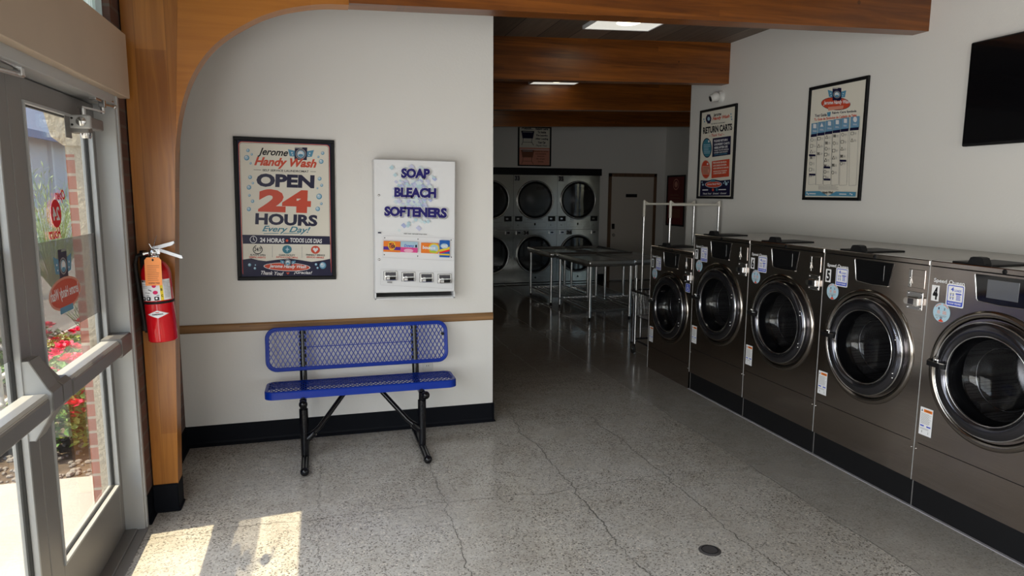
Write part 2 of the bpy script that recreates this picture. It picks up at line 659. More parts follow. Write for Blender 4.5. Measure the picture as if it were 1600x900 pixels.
class Art:
    """flat printed shapes on a sheet, given in pixels of a quad (TL,TR,BR,BL) mapped to w x h metres (origin bottom left, facing -y)"""
    def __init__(s, quad, w, h, y=0.0, step=.0003, mirror=False):
        s.mb, s.w, s.h, s.y, s.step, s.mir = MB(), w, h, y, step, mirror
        (x0, y0), (x1, y1), (x2, y2), (x3, y3) = quad
        # homography from unit square to quad, then inverted numerically
        dx1, dx2, sx = x1 - x2, x3 - x2, x0 - x1 + x2 - x3
        dy1, dy2, sy = y1 - y2, y3 - y2, y0 - y1 + y2 - y3
        den = dx1 * dy2 - dx2 * dy1
        g, hh = (sx * dy2 - dx2 * sy) / den, (dx1 * sy - sx * dy1) / den
        s.inv = Matrix(((x1 - x0 + g * x1, x3 - x0 + hh * x3, x0), (y1 - y0 + g * y1, y3 - y0 + hh * y3, y0), (g, hh, 1))).inverted()
        s.k = 1
    def P(s, x, y):
        v = s.inv @ Vector((x, y, 1))
        u = v.x / v.z
        if s.mir:
            u = 1 - u
        return (u * s.w, (1 - v.y / v.z) * s.h)
    def _add(s, pts, fs, mat, lay=None):
        k = s.k if lay is None else lay
        s.mb.add([(p[0], s.y - s.step * k, p[1]) for p in pts], fs, mat)
        s.k += 0.12
    def poly(s, px, mat, lay=None):
        s._add([s.P(*p) for p in px], [list(range(len(px)))], mat, lay)
    def rect(s, x0, y0, x1, y1, mat, lay=None):
        s.poly([(x0, y0), (x1, y0), (x1, y1), (x0, y1)], mat, lay)
    def metric(s, pts, mat, lay=None):
        s._add(pts, [list(range(len(pts)))], mat, lay)
    def rrect(s, x0, y0, x1, y1, r, mat, n=5):
        pts = []
        for (cx, cy, a0) in ((x1 - r, y0 + r, -90), (x1 - r, y1 - r, 0), (x0 + r, y1 - r, 90), (x0 + r, y0 + r, 180)):
            for i in range(n + 1):
                a = R(a0 + 90 * i / n)
                pts.append((cx + r * math.cos(a), cy + r * math.sin(a)))
        s.poly(pts, mat)
    def ell(s, cx, cy, rx, ry, mat, n=24):
        s.poly([(cx + rx * math.cos(2 * PI * i / n), cy + ry * math.sin(2 * PI * i / n)) for i in range(n)], mat)
    def ring(s, cx, cy, rx, ry, t, mat, n=24, a0=0, a1=360):
        pts, fs = [], []
        for i in range(n + 1):
            a = R(a0 + (a1 - a0) * i / n)
            pts += [s.P(cx + rx * math.cos(a), cy + ry * math.sin(a)), s.P(cx + (rx - t) * math.cos(a), cy + (ry - t) * math.sin(a))]
        fs = [(2 * i, 2 * i + 1, 2 * i + 3, 2 * i + 2) for i in range(n)]
        s._add(pts, fs, mat)
    def line(s, x0, y0, x1, y1, t, mat):
        d = math.hypot(x1 - x0, y1 - y0) or 1
        nx, ny = -(y1 - y0) / d * t / 2, (x1 - x0) / d * t / 2
        s.poly([(x0 + nx, y0 + ny), (x1 + nx, y1 + ny), (x1 - nx, y1 - ny), (x0 - nx, y0 - ny)], mat)
    def text(s, t, x0, y0, x1, y1, mat, bold=.0, shear=0.0, tilt=0.0):
        """fit the glyph box of t to the pixel box; tilt = px the right end lies lower"""
        vs, fs = glyphs(t, bold, shear)
        ax, bx = min(v[0] for v in vs), max(v[0] for v in vs)
        ay, by = min(v[1] for v in vs), max(v[1] for v in vs)
        pts = []
        for v in vs:
            fx = (v[0] - ax) / (bx - ax)
            fy = (by - v[1]) / (by - ay)
            pts.append(s.P(x0 + fx * (x1 - x0), y0 + fy * (y1 - y0) + tilt * fx))
        s._add(pts, fs, mat)
    def lines(s, x0, y0, x1, y1, n, t, mat, seed=1):
        q = random.Random(seed)
        for i in range(n):
            y = y0 + (y1 - y0) * (i + .5) / n
            s.rect(x0, y - t / 2, x0 + (x1 - x0) * q.uniform(.72, 1), y + t / 2, mat)
    def bubble(s, x, y, r):
        s.ell(x, y, r, r, sky_, 14)
        s.ell(x - r * .1, y - r * .1, r * .72, r * .72, pale, 12)
        s.ell(x - r * .3, y - r * .35, r * .28, r * .28, whit, 8)
    def build(s, name, parent, loc=(0, 0, 0)):
        o = s.mb.build(name, parent, fix=False)
        o.location = loc
        return o

def washer_logo(a, x, y, w, h):
    """machine with two wings; x,y centre; w,h size of the machine body"""
    for sg in (-1, 1):
        a.poly([(x + sg * w * .45, y - h * .2), (x + sg * w * 1.05, y - h * .32), (x + sg * w * .9, y + h * .22), (x + sg * w * .45, y + h * .26)], sky_)
        a.ell(x + sg * w * .72, y - h * .05, w * .06, w * .06, whit, 8)
        a.ell(x + sg * w * .66, y + h * .12, w * .05, w * .05, whit, 8)
    a.rect(x - w / 2, y - h * .42, x + w / 2, y + h / 2, navy)
    a.rect(x - w / 2, y - h / 2, x + w / 2, y - h * .44, grey)
    a.rect(x + w * .1, y - h * .5, x + w * .5, y - h * .42, navy)
    a.ring(x, y + h * .03, w * .42, w * .42, w * .07, grey, 20)
    a.ell(x, y + h * .03, w * .30, w * .30, pale, 18)
    a.ell(x - w * .03, y - h * .01, w * .2, w * .17, whit, 12)
    a.ell(x, y + h * .14, w * .2, w * .12, sky_, 12)

def frame_part(parent, w, h, t=.022, d=.02, mat=None):
    mb = MB()
    mat = mat or m_black
    for (a, b) in (((0, -d, 0), (w, 0, t)), ((0, -d, h - t), (w, 0, h)), ((0, -d, t), (t, 0, h - t)), ((w - t, -d, t), (w, 0, h - t))):
        mb.box(a, b, mat, .002)
    mb.box((t, -.006, t), (w - t, 0, h - t), m_black)
    return mb.build('frame', parent)

# ================================================================ THE SETTING
def ceil_z(x):
    return 2.938 + .037 * x
def beam_z(x):
    return 2.587 + .0303 * x
BW = 4.635      # bench wall plane
RW = 3.84       # right wall plane
LW = -.87       # left wall plane

struct('floor', MB().box((-1.0, -3.6, -.12), (6.6, 13.1, 0), m_floor), 'speckled polished concrete floor with long cracks')
mb = MB()
mb.prism([(-1.36, ceil_z(-1.36)), (6.6, ceil_z(6.6)), (6.6, ceil_z(6.6) + .12), (-1.36, ceil_z(-1.36) + .12)], -3.7, 13.1, m_ceil)
struct('ceiling', mb, 'dark plank ceiling above the beams')

def wall_poly(x0, x1, y0, y1, z0=0):
    """wall running along x, top following the sloping ceiling"""
    return MB().prism([(x0, z0), (x1, z0), (x1, ceil_z(x1) + .02), (x0, ceil_z(x0) + .02)], y0, y1, m_wall)
struct('wall_front', wall_poly(-.87, 1.178, BW, BW + .12), 'white wall behind the blue bench')
mb = MB().box((RW, -3.6, 0), (RW + .15, 6.6, 3.2), m_wall)
mb.box((RW + .15, 6.45, 0), (6.55, 6.6, 3.25), m_wall)
struct('wall_right', mb, 'white wall above the row of washers')
mb = MB().box((6.40, 7.75, 0), (6.55, 12.0, 3.25), m_wall).box((6.40, 6.6, 0), (6.55, 7.75, .08), m_wall).box((6.40, 6.6, 2.1), (6.55, 7.75, 3.25), m_wall).box((6.40, 6.6, .08), (6.55, 6.7, 2.1), m_wall)
struct('wall_side', mb, 'dim side wall in the far corner')
mb = MB()
for y in (6.7, 7.2, 7.71):
    mb.box((6.44, y, .08), (6.50, y + .04, 2.1), m_alu)
for z in (.08, 2.06):
    mb.box((6.44, 6.7, z), (6.50, 7.75, z + .04), m_alu)
w4 = struct('window_4', mb)
MB().box((6.47, 6.7, .1), (6.475, 7.75, 2.08), m_glass).build('pane', w4)
mb = wall_poly(5.05, 6.55, 11.85, 12.0)
mb.prism([(2.54, 2.10), (5.06, 2.10), (5.06, ceil_z(5.06) + .02), (2.54, ceil_z(2.54) + .02)], 11.8, 11.95, m_wall)
mb.prism([(-1.0, 0), (2.54, 0), (2.54, ceil_z(2.54) + .02), (-1.0, ceil_z(-1) + .02)], 11.8, 11.95, m_wall)
mb.box((2.54, 12.95, 0), (5.2, 13.05, 2.4), m_wall)
mb.box((5.05, 11.99, 0), (5.2, 12.95, 2.4), m_wall)
struct('wall_back', mb, 'dim back wall around the dryers')
mb = MB().box((-1.0, BW + .12, 0), (LW, 13.0, 3.0), m_wall)
struct('wall_left_rear', mb)
mb = MB().box((-1.0, 3.56, 0), (LW, BW + .12, 3.0), m_brick)
struct('wall_left', mb, 'dark brick strip between door frame and wooden post')
# storefront wall behind the camera
mb = MB()
mb.box((-1.0, -3.6, 0), (LW, -3.3, 3.0), m_wall).box((-1.0, -3.3, 0), (LW, 1.62, .42), m_wall).box((-1.0, 1.30, .42), (LW, 1.62, 2.075), m_wall)
struct('wall_left_storefront', mb)
mb = MB()
mb.box((-1.0, -3.7, 0), (6.6, -3.55, .5), m_wall).box((-1.0, -3.7, 2.3), (6.6, -3.55, 3.2), m_wall)
mb.box((-1.0, -3.7, .5), (-.5, -3.55, 2.3), m_wall).box((3.1, -3.7, .5), (6.6, -3.55, 2.3), m_wall)
struct('wall_street', mb)
mb = MB()
for x in (-.5, .68, 1.88, 3.04):
    mb.box((x, -3.66, .5), (x + .06, -3.58, 2.3), m_alu)
for z in (.5, 2.24):
    mb.box((-.5, -3.66, z), (3.1, -3.58, z + .06), m_alu)
w3 = struct('window_3', mb)
MB().box((-.45, -3.625, .55), (3.05, -3.62, 2.25), m_glass).build('pane', w3)
mb = MB()
for y in (-3.3, -1.8, -.3, 1.24):
    mb.box((-.97, y, .42), (-.90, y + .06, 2.04), m_alu)
for z in (.42, 2.0):
    mb.box((-.97, -3.3, z), (-.90, 1.30, z + .06), m_alu)
w2 = struct('window_2', mb)
MB().box((-.94, -3.25, .47), (-.935, 1.26, 2.02), m_glass).build('pane', w2)

# taupe header box and transom window
struct('trim_1', MB().box((-1.0, -3.6, 2.075), (-.828, 3.625, 2.365), m_taupe, .003), 'taupe boxed header above the glass doors')
mb = MB()
mb.box((-.96, -3.6, 2.365), (-.90, 3.6, 2.385), m_alu).box((-.96, 3.555, 2.36), (-.90, 3.6, 2.93), m_alu)
mb.box((-.96, -3.6, 2.86), (-.90, 3.6, 2.95), m_alu)
for y in (2.2, .8, -.6, -2.0):
    mb.box((-.96, y, 2.36), (-.90, y + .05, 2.9), m_alu)
w1 = struct('window_1', mb, 'wavy glass transom window above the header')
MB().box((-.935, -3.6, 2.38), (-.925, 3.56, 2.9), m_reeded).build('pane', w1)

# black vinyl base boards
def cove(x0, x1, y, h=.138):
    return [(y, 0), (y - .022, 0), (y - .018, .006), (y - .008, .018), (y - .004, .03), (y - .004, h), (y, h)]
mb = MB().prism(cove(0, 0, BW), LW, 1.178, m_base, plane='yz')
mb.box((1.178, BW - .022, 0), (1.184, BW + .12, .138), m_base).prism([(1.178, 0), (1.20, 0), (1.186, .02), (1.184, .03), (1.178, .03)], BW - .018, BW + .12, m_base)
struct('baseboard_front', mb, 'black vinyl base along the bench wall')
mb = MB()
mb.prism([(LW, 0), (LW + .022, 0), (LW + .018, .006), (LW + .008, .018), (LW + .004, .03), (LW + .004, .14), (LW, .14)], 3.81, BW, m_base)
mb.prism([(LW, 0), (LW + .022, 0), (LW + .018, .006), (LW + .008, .018), (LW + .004, .03), (LW + .004, .14), (LW, .14)], 3.56, 3.695, m_base)
struct('baseboard_left', mb)
mb = MB().box((5.06, 11.83, 0), (5.23, 11.85, .14), m_base).box((6.26, 11.83, 0), (6.40, 11.85, .14), m_base).box((6.38, 6.6, 0), (6.40, 11.84, .14), m_base)
struct('baseboard_back', mb)
# wooden chair rail
mb = MB().prism([(BW, .753), (BW - .012, .753), (BW - .018, .762), (BW - .018, .797), (BW - .012, .806), (BW, .806)], LW, 1.176, m_oak, plane='yz')
struct('trim_2', mb, 'grooved oak chair rail on the bench wall')
# black fascia above the dryers
struct('trim_3', MB().box((2.54, 11.76, 1.975), (5.06, 11.86, 2.10), m_black), 'black fascia above the dryers')

# laminated bents: post, curved brace and beam
FY, BY = 3.70, 3.81
mb = MB().prism([(-.862, 0), (-.752, 0), (-.712, 1.0), (-.675, 1.646), (-.60, 2.75), (-.60, 2.90), (-.862, 2.90)], FY, BY, m_post)
struct('trim_4', mb, 'varnished wooden post carrying the arch')
mb = MB().box((-.866, FY - .012, 0), (-.745, BY, .148), m_base, .004)
mb.box((-.870, FY - .020, 0), (-.736, BY, .014), m_base, .006)
mb.box((-.76, BY, 0), (-.745, BY + .004, .148), m_base)
struct('baseboard_post', mb, 'black vinyl base wrapped round the wooden post')
arch = [(-.674, 1.66), (-.667, 1.80), (-.645, 1.985), (-.60, 2.139), (-.56, 2.225), (-.505, 2.309), (-.45, 2.368), (-.384, 2.421), (-.263, 2.496), (-.19, 2.528), (-.111, 2.555), (.043, 2.587), (.184, beam_z(.184))]
# smooth it
def smooth(p, k=2):
    for _ in range(k):
        q = [p[0]]
        for a, b in zip(p, p[1:]):
            q += [(a[0] * .75 + b[0] * .25, a[1] * .75 + b[1] * .25), (a[0] * .25 + b[0] * .75, a[1] * .25 + b[1] * .75)]
        p = q + [p[-1]]
    return p
ap = smooth(arch)
mb = MB()
n = len(ap)
# brace as strip of quads between the curve and the line of post/beam
top = []
for (x, z) in ap:
    top.append((max(-.672 + (z - 1.66) * .066, -.672), 2.62) if False else None)
pts = ap + [(.184, 2.94), (-.60, 2.90), (-.61, 2.60)]
vs = [(x, FY + .002, z) for x, z in ap] + [(x, BY - .002, z) for x, z in ap]
mb.add(vs, [(i, i + 1, n + i + 1, n + i) for i in range(n - 1)], m_brace, True)
import mathutils.geometry as mg
tri = mg.tessellate_polygon([[Vector((x, z, 0)) for x, z in pts]])
for yy in (FY + .002, BY - .002):
    mb.add([(x, yy, z) for x, z in pts], [list(t) for t in tri], m_brace)
struct('trim_5', mb, 'curved wooden brace forming the arch')

def beam(name, x0, x1, y0, label):
    m_ = MB().prism([(x0, beam_z(x0)), (x1, beam_z(x1)), (x1, ceil_z(x1) + .01), (x0, ceil_z(x0) + .01)], y0, y0 + .125, m_beam)
    return struct(name, m_, label)
beam('trim_6', .184, RW + .02, FY - .03, 'nearest long wooden ceiling beam')
beam('trim_7', -.87, RW + .02, 5.91, 'second wooden ceiling beam from the front')
beam('trim_8', -.87, 6.4, 8.15, 'third wooden ceiling beam from the front')
beam('trim_9', -.87, 6.4, 10.38, 'farthest wooden ceiling beam')

# aluminium door frame
mb = MB()
mb.box((-1.0, 3.512, 0), (-.868, 3.558, 2.075), m_alu, .002)
mb.box((-.885, 3.535, 0), (-.862, 3.56, 2.075), m_alu, .002)
mb.box((-1.0, 3.490, 0), (-.975, 3.512, 2.035), m_alud)
mb.box((-1.0, 1.62, 2.035), (-.868, 3.512, 2.078), m_alu, .002)
mb.box((-1.0, 1.62, 2.02), (-.972, 3.49, 2.04), m_alud)
mb.box((-1.0, 1.62, 0), (-.868, 1.68, 2.05), m_alu, .002)
mb.box((-1.03, 1.62, 0), (-.90, 3.512, .012), m_alud, .004)
mb.box((-.90, 1.62, 0), (-.855, 3.52, .006), m_alud, .002)
struct('trim_10', mb, 'pale aluminium frame around the double glass doors')

def leaf(name, y0, y1, hinge_right, label):
    mb = MB()
    X0, X1 = -.998, -.953
    sl, sr = (.115, .055) if hinge_right else (.055, .09)
    mb.box((X0, y0, .012), (X1, y0 + sl, 2.03), m_alud, .002)
    mb.box((X0, y1 - sr, .012), (X1, y1, 2.03), m_alud, .002)
    mb.box((X0, y0 + sl, .012), (X1, y1 - sr, .262), m_alud, .001)
    mb.box((X0, y0 + sl, 1.955), (X1, y1 - sr, 2.03), m_alud, .001)
    g0, g1 = y0 + sl, y1 - sr
    for (a, b) in (((g0, .262), (g1, .272)), ((g0, 1.945), (g1, 1.955)), ((g0, .272), (g0 + .010, 1.945)), ((g1 - .010, .272), (g1, 1.945))):
        mb.box((X0 + .004, a[0], a[1]), (X1 + .006, b[0], b[1]), m_alu, .001)
    for (a, b) in (((g0 + .010, .272), (g1 - .010, .276)), ((g0 + .010, 1.941), (g1 - .010, 1.945)), ((g0 + .010, .272), (g0 + .015, 1.945)), ((g1 - .015, .272), (g1 - .010, 1.945))):
        mb.box((-.982, a[0], a[1]), (-.966, b[0], b[1]), m_rubber)
    o = struct(name, mb, label)
    MB().box((-.977, g0 + .011, .273), (-.971, g1 - .011, 1.944), m_glass).build('pane', o)
    MB().box((-.9705, g0 + .016, 1.105), (-.970, g1 - .016, 1.462), m_film).build('window_film', o)
    # push bar
    mb = MB()
    a, b = (y0 + .085, y1 - .004) if hinge_right else (y0 + .01, y1 - .02)
    mb.prism([(-.950, .912), (-.885, .912), (-.878, .920), (-.878, .975), (-.885, .984), (-.950, .984)], a + .01, b, m_alu)
    mb.prism([(-.90, .916), (-.872, .916), (-.868, .922), (-.868, .968), (-.872, .974), (-.90, .974)], a + .02, b - (.17 if hinge_right else .10), m_alud)  # front cover takes the shaded tone, bar top keeps the daylit one
    if hinge_right:
        mb.prism([(-.950, .905), (-.872, .905), (-.866, .912), (-.866, .984), (-.872, .992), (-.950, .992)], b - .16, b, m_alud)
    bar = mb.build('push_bar', o)
    mb = MB()
    if hinge_right:
        mb.prism([(-.953, 1.0), (-.885, 1.0), (-.868, .985), (-.868, .925), (-.885, .903), (-.953, .903)], y0 + .004, y0 + .085, m_alud)
        mb.prism([(-.953, 1.06), (-.935, 1.06), (-.89, 1.0), (-.953, 1.0)], y0 + .01, y0 + .05, m_alud)
    else:
        mb.prism([(-.953, 1.095), (-.928, 1.095), (-.880, 1.0), (-.868, .985), (-.868, .925), (-.880, .905), (-.928, .825), (-.953, .825)], y1 - .095, y1 - .012, m_alu)
        mb.prism([(-.929, 1.096), (-.925, 1.096), (-.877, 1.0), (-.865, .986), (-.865, .924), (-.877, .904), (-.925, .824), (-.929, .824), (-.881, .905), (-.869, .925), (-.869, .985), (-.881, 1.0)], y1 - .097, y1 - .010, m_alud)  # thin skin painting shade onto the room-facing side of the case
    mb.build('latch_case', o)
    return o, g0, g1
d1, ga, gb = leaf('door_1', 2.612, 3.510, True, 'right glass door leaf with push bar')
d2, gc, gd = leaf('door_2', 1.70, 2.606, False, 'left glass door leaf with push bar')

# closers
mb = MB().box((-.953, 3.205, 1.905), (-.884, 3.385, 1.950), m_alud, .004)
mb.box((-.957, 3.185, 1.900), (-.880, 3.212, 1.955), m_alu, .005)
mb.box((-.955, 3.190, 1.882), (-.890, 3.250, 1.905), m_alud, .003)
mb.box((-.9545, 3.13, 1.86), (-.9525, 3.20, 1.975), m_alud)
MBc = mb.build('door_closer', d1)
mb = MB().lathe([(.0, -.006), (.014, -.006), (.020, 0), (.020, .002)], m_chrome, (-.912, 3.185, 1.928), 'y', 20)
mb.lathe([(0, -.022), (.016, -.022), (.020, -.01), (.022, 0)], m_chrome, (-.905, 3.215, 1.884), 'z', 18)
for xx in (-.944,):
    for zz in (1.94, 1.914):
        mb.sphere((xx, 3.183, zz), .0045, m_rubber, 8, 6)
mb.build('closer_cap', MBc)
mb = MB().tube([(-.915, 3.23, 1.95), (-.915, 3.23, 1.985)], .011, m_steel)
mb.prism([(-.925, 3.20), (-.905, 3.19), (-.872, 3.372), (-.890, 3.385)], 1.982, 1.990, m_steel, plane='xy')
mb.tube([(-.881, 3.378, 1.98), (-.881, 3.378, 2.012)], .009, m_steel).box((-.893, 3.366, 2.006), (-.869, 3.390, 2.046), m_steel, .002)
mb.tube([(-.881, 3.378, 2.040), (-.872, 3.50, 2.046)], .006, m_chrome).tube([(-.881, 3.378, 2.020), (-.868, 3.50, 2.024)], .006, m_chrome)
mb.sphere((-.866, 3.505, 2.024), .010, m_chrome)
mb.box((-.90, 3.26, 2.024), (-.872, 3.34, 2.036), m_steel, .002)
mb.build('closer_arm', d1)
mb = MB().tube([(-.91, 2.0, 1.985), (-.895, 2.585, 2.014)], .009, m_steel).tube([(-.91, 2.1, 2.055), (-.895, 2.55, 2.034)], .008, m_steel)
mb.box((-.905, 2.54, 2.006), (-.88, 2.565, 2.046), m_steel, .003)
mb.build('closer_arm', d2)
MB().box((-.953, 1.85, 1.872), (-.885, 2.25, 1.934), m_alu, .006).build('door_closer', d2)

# stickers on the glass, read from outside (mirrored from inside)
T_glass = Matrix.Translation((-.9775, 0, 0))
a = Art([(0, 0), (1, 0), (1, 1), (0, 1)], 1, 1, step=.0)
def glass_art(fn, name, y0, z0, w, h, xp=-.9695):
    a = Art([(0, 0), (100, 0), (100, 100), (0, 100)], w, h, step=.0002, mirror=True)
    fn(a)
    o = a.build(name, d1)
    o.rotation_euler = (0, 0, R(90))     # faces +x, local x runs along +y
    o.location = (xp, y0, z0)
    return o
def opn(a):
    a.ell(56, 50, 27, 27, decal)
    a.text('24', 38, 37, 74, 63, whit, .03)
    a.text('Open', 2, 4, 52, 30, decal, .03, .3)
    a.text('Hours', 40, 76, 100, 98, decal, .03, .3)
glass_art(opn, 'open_sticker', 2.915, 1.462, .20, .20)
def lg(a):
    washer_logo(a, 50, 24, 26, 40)
    a.ell(50, 60, 49, 21, pink)
    a.ell(50, 60, 45, 18, redi)
    a.text('Jerome Handy Wash', 6, 51, 94, 69, whit, .02, .3)
    a.rect(30, 76, 70, 84, sky_)
glass_art(lg, 'logo_sticker', 2.85, 1.125, .36, .31)

# back door and casing
mb = MB()
mb.box((5.235, 11.825, 0), (5.295, 11.86, 2.03), m_trimwood, .003).box((6.165, 11.825, 0), (6.225, 11.86, 2.03), m_trimwood, .003)
mb.box((5.235, 11.825, 1.965), (6.225, 11.86, 2.03), m_trimwood, .003)
struct('trim_11', mb, 'brown casing around the back door')
m_door = M('beige_door_paint', (.60, .55, .49), .45)
d3 = struct('door_3', MB().box((5.295, 11.832, .02), (6.165, 11.86, 1.962), m_door, .002), 'plain beige back door beside the dryers')
MB().box((5.59, 11.822, 1.585), (5.82, 11.833, 1.645), m_black, .002).build('sign_plate', d3)
mb = MB().box((5.315, 11.80, .99), (5.365, 11.833, 1.09), m_black, .006)
mb.build('keypad_lock', d3)
MB().sphere((5.34, 11.785, .88), .03, m_chrome).tube([(5.34, 11.79, .88), (5.34, 11.832, .88)], .018, m_chrome).build('door_knob', d3)
struct('trim_12', MB().box((5.295, 11.81, 0), (6.165, 11.86, .014), m_steel), 'pale metal threshold of the back door')
# sealant line along the washer plinths
struct('trim_13', MB().box((2.996, 1.2, 0), (3.012, 5.01, .004), m_line), 'pale sealant line at the foot of the washer plinths')

# ---------------------------------------------------------------- outside
m_walk = M('pale_concrete_walk', (.44, .43, .42), .8, var=(.05, 3), bump=(.2, 60))
m_asph = M('asphalt', (.30, .29, .285), .9, var=(.12, 5), bump=(.3, 90))
m_soil = M('dark_soil', (.12, .09, .07), .95, var=(.4, 12), bump=(.6, 30))
m_stucco = M('beige_stucco', (.60, .53, .41), .85, var=(.07, 30), bump=(.9, 55))
m_siding = M('pale_grey_siding', (.62, .63, .66), .7)
m_roof = M('blue_grey_roof', (.25, .30, .42), .8, var=(.15, 20))
m_fence = M('white_vinyl', (.72, .73, .75), .5)
struct('floor_walk', MB().box((-2.9, -8, -.12), (-1.0, 4.33, -.012), m_walk), 'pale concrete walk outside the doors')
struct('bounce_ground', MB().box((6.6, 2, -.2), (14, 20, -.06), m_walk))  # unseen ground slab, added to bounce sunlight in through the side window
struct('floor_road', MB().box((-60, -20, -.3), (-3.06, 80, -.10), m_asph), 'grey asphalt outside')
struct('trim_14', MB().box((-3.06, -8, -.2), (-2.9, 40, .01), m_walk, .01), 'pale curb beside the asphalt')
struct('floor_yard', MB().box((-3.0, 4.33, -.2), (-1.14, 40, -.03), m_soil), 'dark soil of the planting bed')
# stucco pier with brick edge and flared cap, right outside the door
mb = MB().box((-1.105, 3.72, -.1), (-1.0, 4.6, 1.86), m_stucco)
mb.box((-1.142, 3.722, -.1), (-1.105, 4.6, 1.82), m_brickout)
mb.box((-1.142, 3.722, 1.82), (-1.105, 4.6, 1.86), m_stucco)
mb.prism([(-1.142, 1.86), (-1.19, 1.90), (-1.215, 2.03), (-.99, 2.03), (-.99, 1.86)], 3.70, 4.6, m_stucco)
mb.box((-1.142, 3.72, 2.03), (-1.0, 4.6, 2.95), m_stucco)
struct('wall_pier', mb, 'stucco pier with brick edge outside the door')
# house across the yard
h = thing('house', 'pale grey house with blue grey roof seen through the glass door', 'house', (-9, 15, -.1))
mb = MB().box((-9, 0, 0), (0, 34, 3.5), m_siding)
for y in (6.0, 9.3, 12.6):
    mb.box((0, y, 0), (.12, y + .16, 3.5), m_fence)
mb.build('wall', h)
mb = MB().prism([(.55, 3.42), (.55, 3.62), (-4.6, 9.6), (-9.6, 3.62), (-9.6, 3.42), (-4.6, 9.3)], -.6, 34.6, m_roof)
mb.box((.50, -.6, 3.38), (.60, 34.6, 3.62), M('blue_fascia', (.22, .27, .42), .6))
mb.build('roof', h)
h = thing('vinyl_fence', 'white vinyl fence across the asphalt in front of the grey house', 'fence', (-7.6, 9, -.1))
mb = MB()
for k in range(9):
    mb.box((-.02, k * 2.4 + .12, .1), (.02, k * 2.4 + 2.28, 1.25), m_fence)
mb.build('panel', h)
for k in range(10):
    MB().box((-.06, k * 2.4, 0), (.06, k * 2.4 + .12, 1.36), m_fence, .01).build('post', h)

# bicycle rack
h = thing('bike_rack', 'white tubular bicycle rack beside the flower bed outside', 'bicycle rack', (-2.45, 5.72, -.03))
def rackloop(y):
    return [(-.35, y, 0), (-.35, y, .38), (-.30, y, .45), (-.2, y, .47), (.0, y, .47), (.10, y, .45), (.14, y, .38), (.14, y, 0)]
for y in (-.35, 0, .35):
    MB().tube(rackloop(y), .022, m_fence, 10).build('hoop', h)
MB().tube([(.14, -.5, .30), (.14, .5, .30)], .02, m_fence).tube([(.14, -.5, .1), (.14, .5, .1)], .02, m_fence).build('rail', h)

# roses, leaves, stones
m_leaf = M('rose_leaf', (.11, .23, .05), .45, var=(.35, 6))
m_leafy = M('young_leaf', (.30, .36, .08), .45)
m_stem = M('woody_stem', (.12, .07, .035), .7)
m_petal = M('crimson_petal', (.72, .010, .085), .5)
m_rock = M('grey_stone', (.27, .25, .24), .85, var=(.25, 6), bump=(.5, 30))
def bush(x, y, r, h_, n, nf, seed, label):
    q = random.Random(seed)
    t = thing('rose_bush', label, 'rose bush', (x, y, -.03), 0, 'red rose bushes in the planting bed')
    mb, st = MB(), MB()
    for k in range(16):
        a, rr = q.uniform(0, 2 * PI), q.uniform(.2, .9) * r
        st.tube([(0, 0, 0), (rr * .4 * math.cos(a), rr * .4 * math.sin(a), h_ * .5), (rr * math.cos(a), rr * math.sin(a), h_ * q.uniform(.7, 1))], [.009, .006, .003], m_stem, 6)
    for k in range(n):
        a, rr = q.uniform(0, 2 * PI), math.sqrt(q.random()) * r
        z = h_ * (.18 + .82 * q.random() * math.sqrt(max(.05, 1 - (rr / r) ** 2 * .7)))
        c = Vector((rr * math.cos(a), rr * math.sin(a), z))
        L, w_ = q.uniform(.03, .055), q.uniform(.014, .024)
        T = Matrix.Translation(c) @ Matrix.Rotation(q.uniform(0, 6.28), 4, 'Z') @ Matrix.Rotation(q.uniform(-.9, .9), 4, 'X') @ Matrix.Rotation(q.uniform(-.9, .9), 4, 'Y')
        mb.add([(0, 0, 0), (L * .4, w_, .006), (L, 0, 0), (L * .4, -w_, .006), (L * .5, 0, -.004)], [(0, 4, 1), (4, 2, 1), (0, 3, 4), (4, 3, 2)], m_leafy if q.random() < .25 else m_leaf, False, T)
    mb.build('foliage', t, fix=False)
    st.build('stem', t)
    for k in range(nf):
        a, rr = q.uniform(0, 2 * PI), math.sqrt(q.random()) * r * .95
        z = h_ * (.45 + .55 * q.random()) + .02
        c = Vector((rr * math.cos(a), rr * math.sin(a), z))
        fm = MB()
        for ring, (pr, pn, tl) in enumerate(((.050, 6, .25), (.036, 5, .8), (.022, 4, 1.2))):
            for i in range(pn):
                T = Matrix.Translation(c) @ Matrix.Rotation(q.uniform(-.5, .5), 4, 'X') @ Matrix.Rotation(2 * PI * i / pn + ring * .5, 4, 'Z') @ Matrix.Rotation(-tl, 4, 'Y')
                fm.add([(0, 0, 0), (pr * .6, pr * .45, .003), (pr * 1.1, pr * .2, .008), (pr * 1.1, -pr * .2, .008), (pr * .6, -pr * .45, .003)], [(0, 1, 2, 3, 4)], m_petal, False, T)
        fm.build('flower', t, fix=False)
    return t
bush(-1.60, 4.98, .36, .54, 1900, 34, 1, 'red rose bush nearest the brick edge of the stucco pier')
bush(-2.36, 4.86, .32, .36, 1500, 8, 2, 'red rose bush in front of the white bicycle rack')
bush(-1.66, 5.84, .40, .50, 1500, 26, 3, 'red rose bush behind the one nearest the stucco pier')
bush(-2.40, 6.65, .40, .50, 1300, 26, 4, 'red rose bush beyond the white bicycle rack, near the curb')
mb = MB()
for k in range(1100):
    x, y = rnd.uniform(-2.85, -1.2), 4.36 + abs(rnd.gauss(0, 1.9))
    r_ = rnd.uniform(.008, .022) * (1.7 if rnd.random() < .06 else 1)
    mb.sphere((x, y, -.03 + r_ * .35), r_, m_rock, 6, 4, (rnd.uniform(.8, 1.4), rnd.uniform(.8, 1.4), rnd.uniform(.5, .9)))
